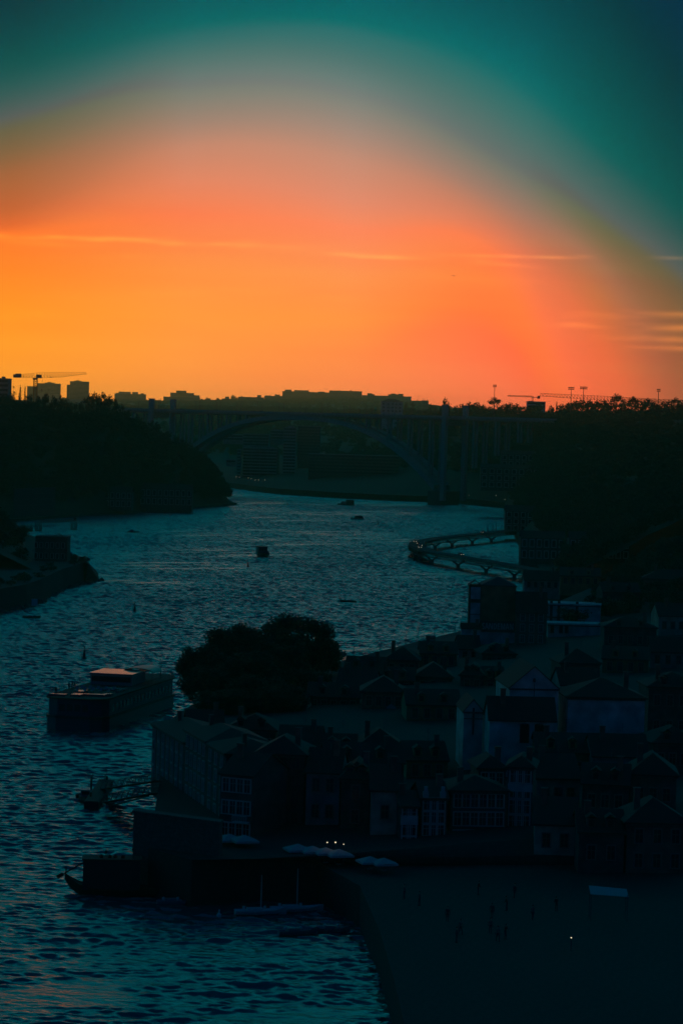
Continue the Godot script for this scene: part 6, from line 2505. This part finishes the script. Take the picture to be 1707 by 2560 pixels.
	for s in [[574, 2092, 3.4], [612, 2095, 3.2], [745, 2117, 3.2], [782, 2122, 3.0], [815, 2126, 3.0], [848, 2130, 3.2], [925, 2148, 3.0], [960, 2152, 3.0]]:
		var c := D(s[0], s[1] - 8.0, [364, 362, 358, 357, 356, 355, 352, 351][n])
		parasol(Vector3(c.x, 5.3, c.z), c.y - 5.3, s[2], "canvas", ["white parasol of the pair before the small balcony house", "white parasol of the pair before the small balcony house", "white parasol in the row of four under the three lit bulbs", "white parasol in the row of four under the three lit bulbs", "white parasol in the row of four under the three lit bulbs", "white parasol in the row of four under the three lit bulbs", "white parasol of the pair past the row of four", "white parasol of the pair past the row of four"][n], pg, 0.3)
		n += 1
	for s in [[818, 2107, 356, "street lamp with an amber bulb behind the terrace parasols", 0.18], [838.5, 2106.5, 356, "street lamp with the brightest bulb behind the terrace parasols", 0.22], [859, 2112, 355, "street lamp with a dim bulb behind the terrace parasols", 0.15]]:
		var c := D(s[0], s[1], s[2])
		street_light(c + Vector3(0, 0.15, 0), c.y + 0.15 - 5.3, s[3], "", s[4], Color(1.0, 0.9, 0.7), 0.02)
	var lc := D(1427, 2345, 300)
	street_light(Vector3(lc.x, maxf(lc.y, 6.6), lc.z) + Vector3(0, 0.12, 0), 2.2, "low street lamp with a warm bulb alone on the paved square", "", 0.16, Color(1.0, 0.75, 0.5), 0.01)
	for i in 14:
		var px := [1118, 1150, 1194, 1229, 1244, 1266, 1285, 1225, 1262, 1140, 1330, 1390, 1048, 1010][i] as float
		var py := [2300, 2332, 2236, 2292, 2350, 2275, 2245, 2330, 2345, 2352, 2300, 2280, 2260, 2242][i] as float
		var f := W(px, py, 5.3)
		f.y = land(f.x, f.z)
		person(f, i * 0.9, i % 3, "person in dark clothes strolling on the paved terrace square", "people on the terrace square")
	for s in [[1520, 2232, "wide pale awning stretched over stalls on the square"]]:
		var c := D(s[0], s[1], 318)
		t = thing("awning", s[2], "awning", Vector3(c.x, 5.6, c.z))
		mb = MB.new()
		var y := maxf(c.y - 5.6, 2.2)
		mb.quad(Vector3(-2.2, y, 1.2), Vector3(2.2, y - 0.2, 1.2), Vector3(2.2, y + 0.3, -1.2), Vector3(-2.2, y + 0.6, -1.2))
		mb.quad(Vector3(-2.2, y + 0.56, -1.2), Vector3(2.2, y + 0.26, -1.2), Vector3(2.2, y - 0.24, 1.2), Vector3(-2.2, y - 0.04, 1.2))
		put(mb, "canopy", M.canvas, t)
		for q in [Vector3(-2.1, 0, 1.1), Vector3(2.1, 0, 1.1), Vector3(2.1, 0, -1.1), Vector3(-2.1, 0, -1.1)]:
			mb = MB.new()
			mb.bar(q, q + Vector3(0, y - 0.05, 0), 0.08)
			put(mb, "pole", M.steel, t)
	# the river wall
	t = thing("river_wall", "high dark stone bastion at the water beside the old river boat", "wall", Vector3.ZERO)
	mb = MB.new()
	mb.prism(PackedVector2Array([Vector2(-26.2, -362), Vector2(-14.5, -354), Vector2(-14.2, -355.6), Vector2(-26.1, -364)]), -2.0, 10.2)
	put(mb, "masonry", M.granite, t)
	mb = MB.new()
	mb.prism(PackedVector2Array([Vector2(-26.4, -361.8), Vector2(-14.4, -353.7), Vector2(-14.1, -355.8), Vector2(-26.2, -364.2)]), 10.2, 10.6, true)
	put(mb, "coping", M.granite, t)
	t = thing("hanging_sign", "small sign hanging from a bracket on the river wall", "sign", W(344, 2031, 9.8))
	mb = MB.new()
	mb.bar(Vector3(-0.9, 0, 0), Vector3(0.9, 0.05, 0), 0.08)
	put(mb, "bracket", M.steel, t)
	mb = MB.new()
	mb.box(Vector3(-0.75, -0.2, 0), Vector3(0.3, 0.35, 0.06))
	put(mb, "board", M.black_paint, t)
	# a gull over the valley
	t = thing("gull", "small bird gliding alone high in the orange sky", "bird", D(1133, 690, 900), 0.4)
	var b := []
	b.append([Vector3(0, 0, -0.22), Vector3(0, 0.02, 0.2), 0.06, 0.075])
	b.append([Vector3(0, 0.03, 0.24), Vector3(0, 0.04, 0.32), 0.055, 0.045])
	b.append([Vector3(0, 0.03, 0.36), Vector3(0, 0.02, 0.41), 0.02, 0.01])
	b.append([Vector3(0, 0, -0.22), Vector3(0, 0, -0.4), 0.05, 0.025])
	for s in [-1.0, 1.0]:
		b.append([Vector3(0, 0.03, 0.08), Vector3(s * 0.32, 0.20, 0.1), 0.05, 0.04])
		b.append([Vector3(s * 0.32, 0.20, 0.1), Vector3(s * 0.72, 0.12, -0.06), 0.04, 0.018])
	put_mesh(skin(b, 0.02, [[9.0, Color(0.35, 0.35, 0.35)]]), "body", M.clothes, t)
	# traffic on the bridge
	k = 0
	for s in [-128, -106, -88, -60, -38, -20, 4, 26, 45, 70, 92, 110]:
		var z: float = 8.0 if k % 2 == 0 else -7.5
		make_car(["small dark car crossing the arch bridge", "small grey car crossing the arch bridge", "small red car crossing the arch bridge"][k % 3], "cars on the arch bridge", ["blue_paint", "grey_paint", "red_paint"][k % 3], bridge_point(s, z, DECK + 0.02), bridge_turn + (0.0 if k % 2 == 0 else PI))
		k += 1

func make_lettered_house() -> void:
	var dist := 680.0
	var a := D(1203, 1466, dist)
	var b := D(1290, 1466, dist)
	var c := (a + b) * 0.5
	var base := D(1246, 1612, dist).y
	var w := b.x - a.x
	var h := c.y - base
	var t := thing("lettered_house", "tall house with a dark lettered band across its blind wall", "house", Vector3(c.x, base, c.z))
	var mb := MB.new()
	mb.block(0, -5, -6, w, h + 5, 12)
	put(mb, "wall", M.ochre_wall, t)
	mb = MB.new()
	# roof: steep front slope
	mb.hip(-w * 0.5, w * 0.5, -12, 0, h + 0.2, 2.0, 0.2)
	put(mb, "roof", M.dark_roof, t)
	var band_y := D(1246, 1580, dist).y - base
	mb = MB.new()
	mb.block(0, band_y, 0.03, w, 2.75, 0.1)
	put(mb, "sign_band", M.black_paint, t)
	mb = MB.new()
	mb.block(0, -0.5, 0.03, w - 0.2, band_y + 0.4, 0.1)
	put(mb, "plinth", M.white_wall, t)
	var tm := TextMesh.new()
	tm.text = "SANDEMAN"
	var f := SystemFont.new()
	f.font_names = PackedStringArray(["Droid Sans"])
	f.font_weight = 700
	tm.font = f
	tm.font_size = 64
	tm.pixel_size = 0.032
	tm.depth = 0.05
	var o := MeshInstance3D.new()
	o.mesh = tm
	o.material_override = M.white_paint
	o.name = "lettering"
	t.add_child(o)
	o.position = Vector3(0, band_y + 1.35, 0.12)
	var sz := tm.get_aabb().size
	if sz.x > 0.1:
		o.scale = Vector3((w - 0.9) / sz.x, 1.6 / sz.y, 1.0)
	# stair bay with big white panels between dark bands
	var p := D(1173, 1463, dist)
	var q := D(1203, 1463, dist)
	var bw := q.x - p.x
	mb = MB.new()
	mb.block((p.x + q.x) * 0.5 - c.x, -5, -3.2, bw - 0.05, p.y - base + 5, 6)
	put(mb, "stair_bay", M.wood, t)
	mb = MB.new()
	mb.gable(-3.0, 3.0, -bw * 0.5, bw * 0.5, 0, 1.0, 0.25)
	var g := put(mb, "bay_roof", M.dark_roof, t, Vector3((p.x + q.x) * 0.5 - c.x, p.y - base, -3.2))
	g.rotation.y = PI / 2
	for s in [[1468, 1498], [1507, 1535], [1537, 1557]]:
		var y1 := D(1188, s[0], dist).y - base
		var y0 := D(1188, s[1], dist).y - base
		mb = MB.new()
		mb.block((p.x + q.x) * 0.5 - c.x + 0.1, y0, -0.17, bw - 0.6, y1 - y0, 0.1)
		put(mb, "white_panel", M.white_wall, t)
	# lean-to at its foot
	p = D(1152, 1568, dist)
	q = D(1201, 1568, dist)
	t = house("lean_to", "low lean-to with a pale wall at the foot of the stair bay", Vector3((p.x + q.x) * 0.5, base, c.z + 2.5), 0.0, q.x - p.x, 4.0, p.y - base, "side", 1.0, "white_wall", 1, 0)
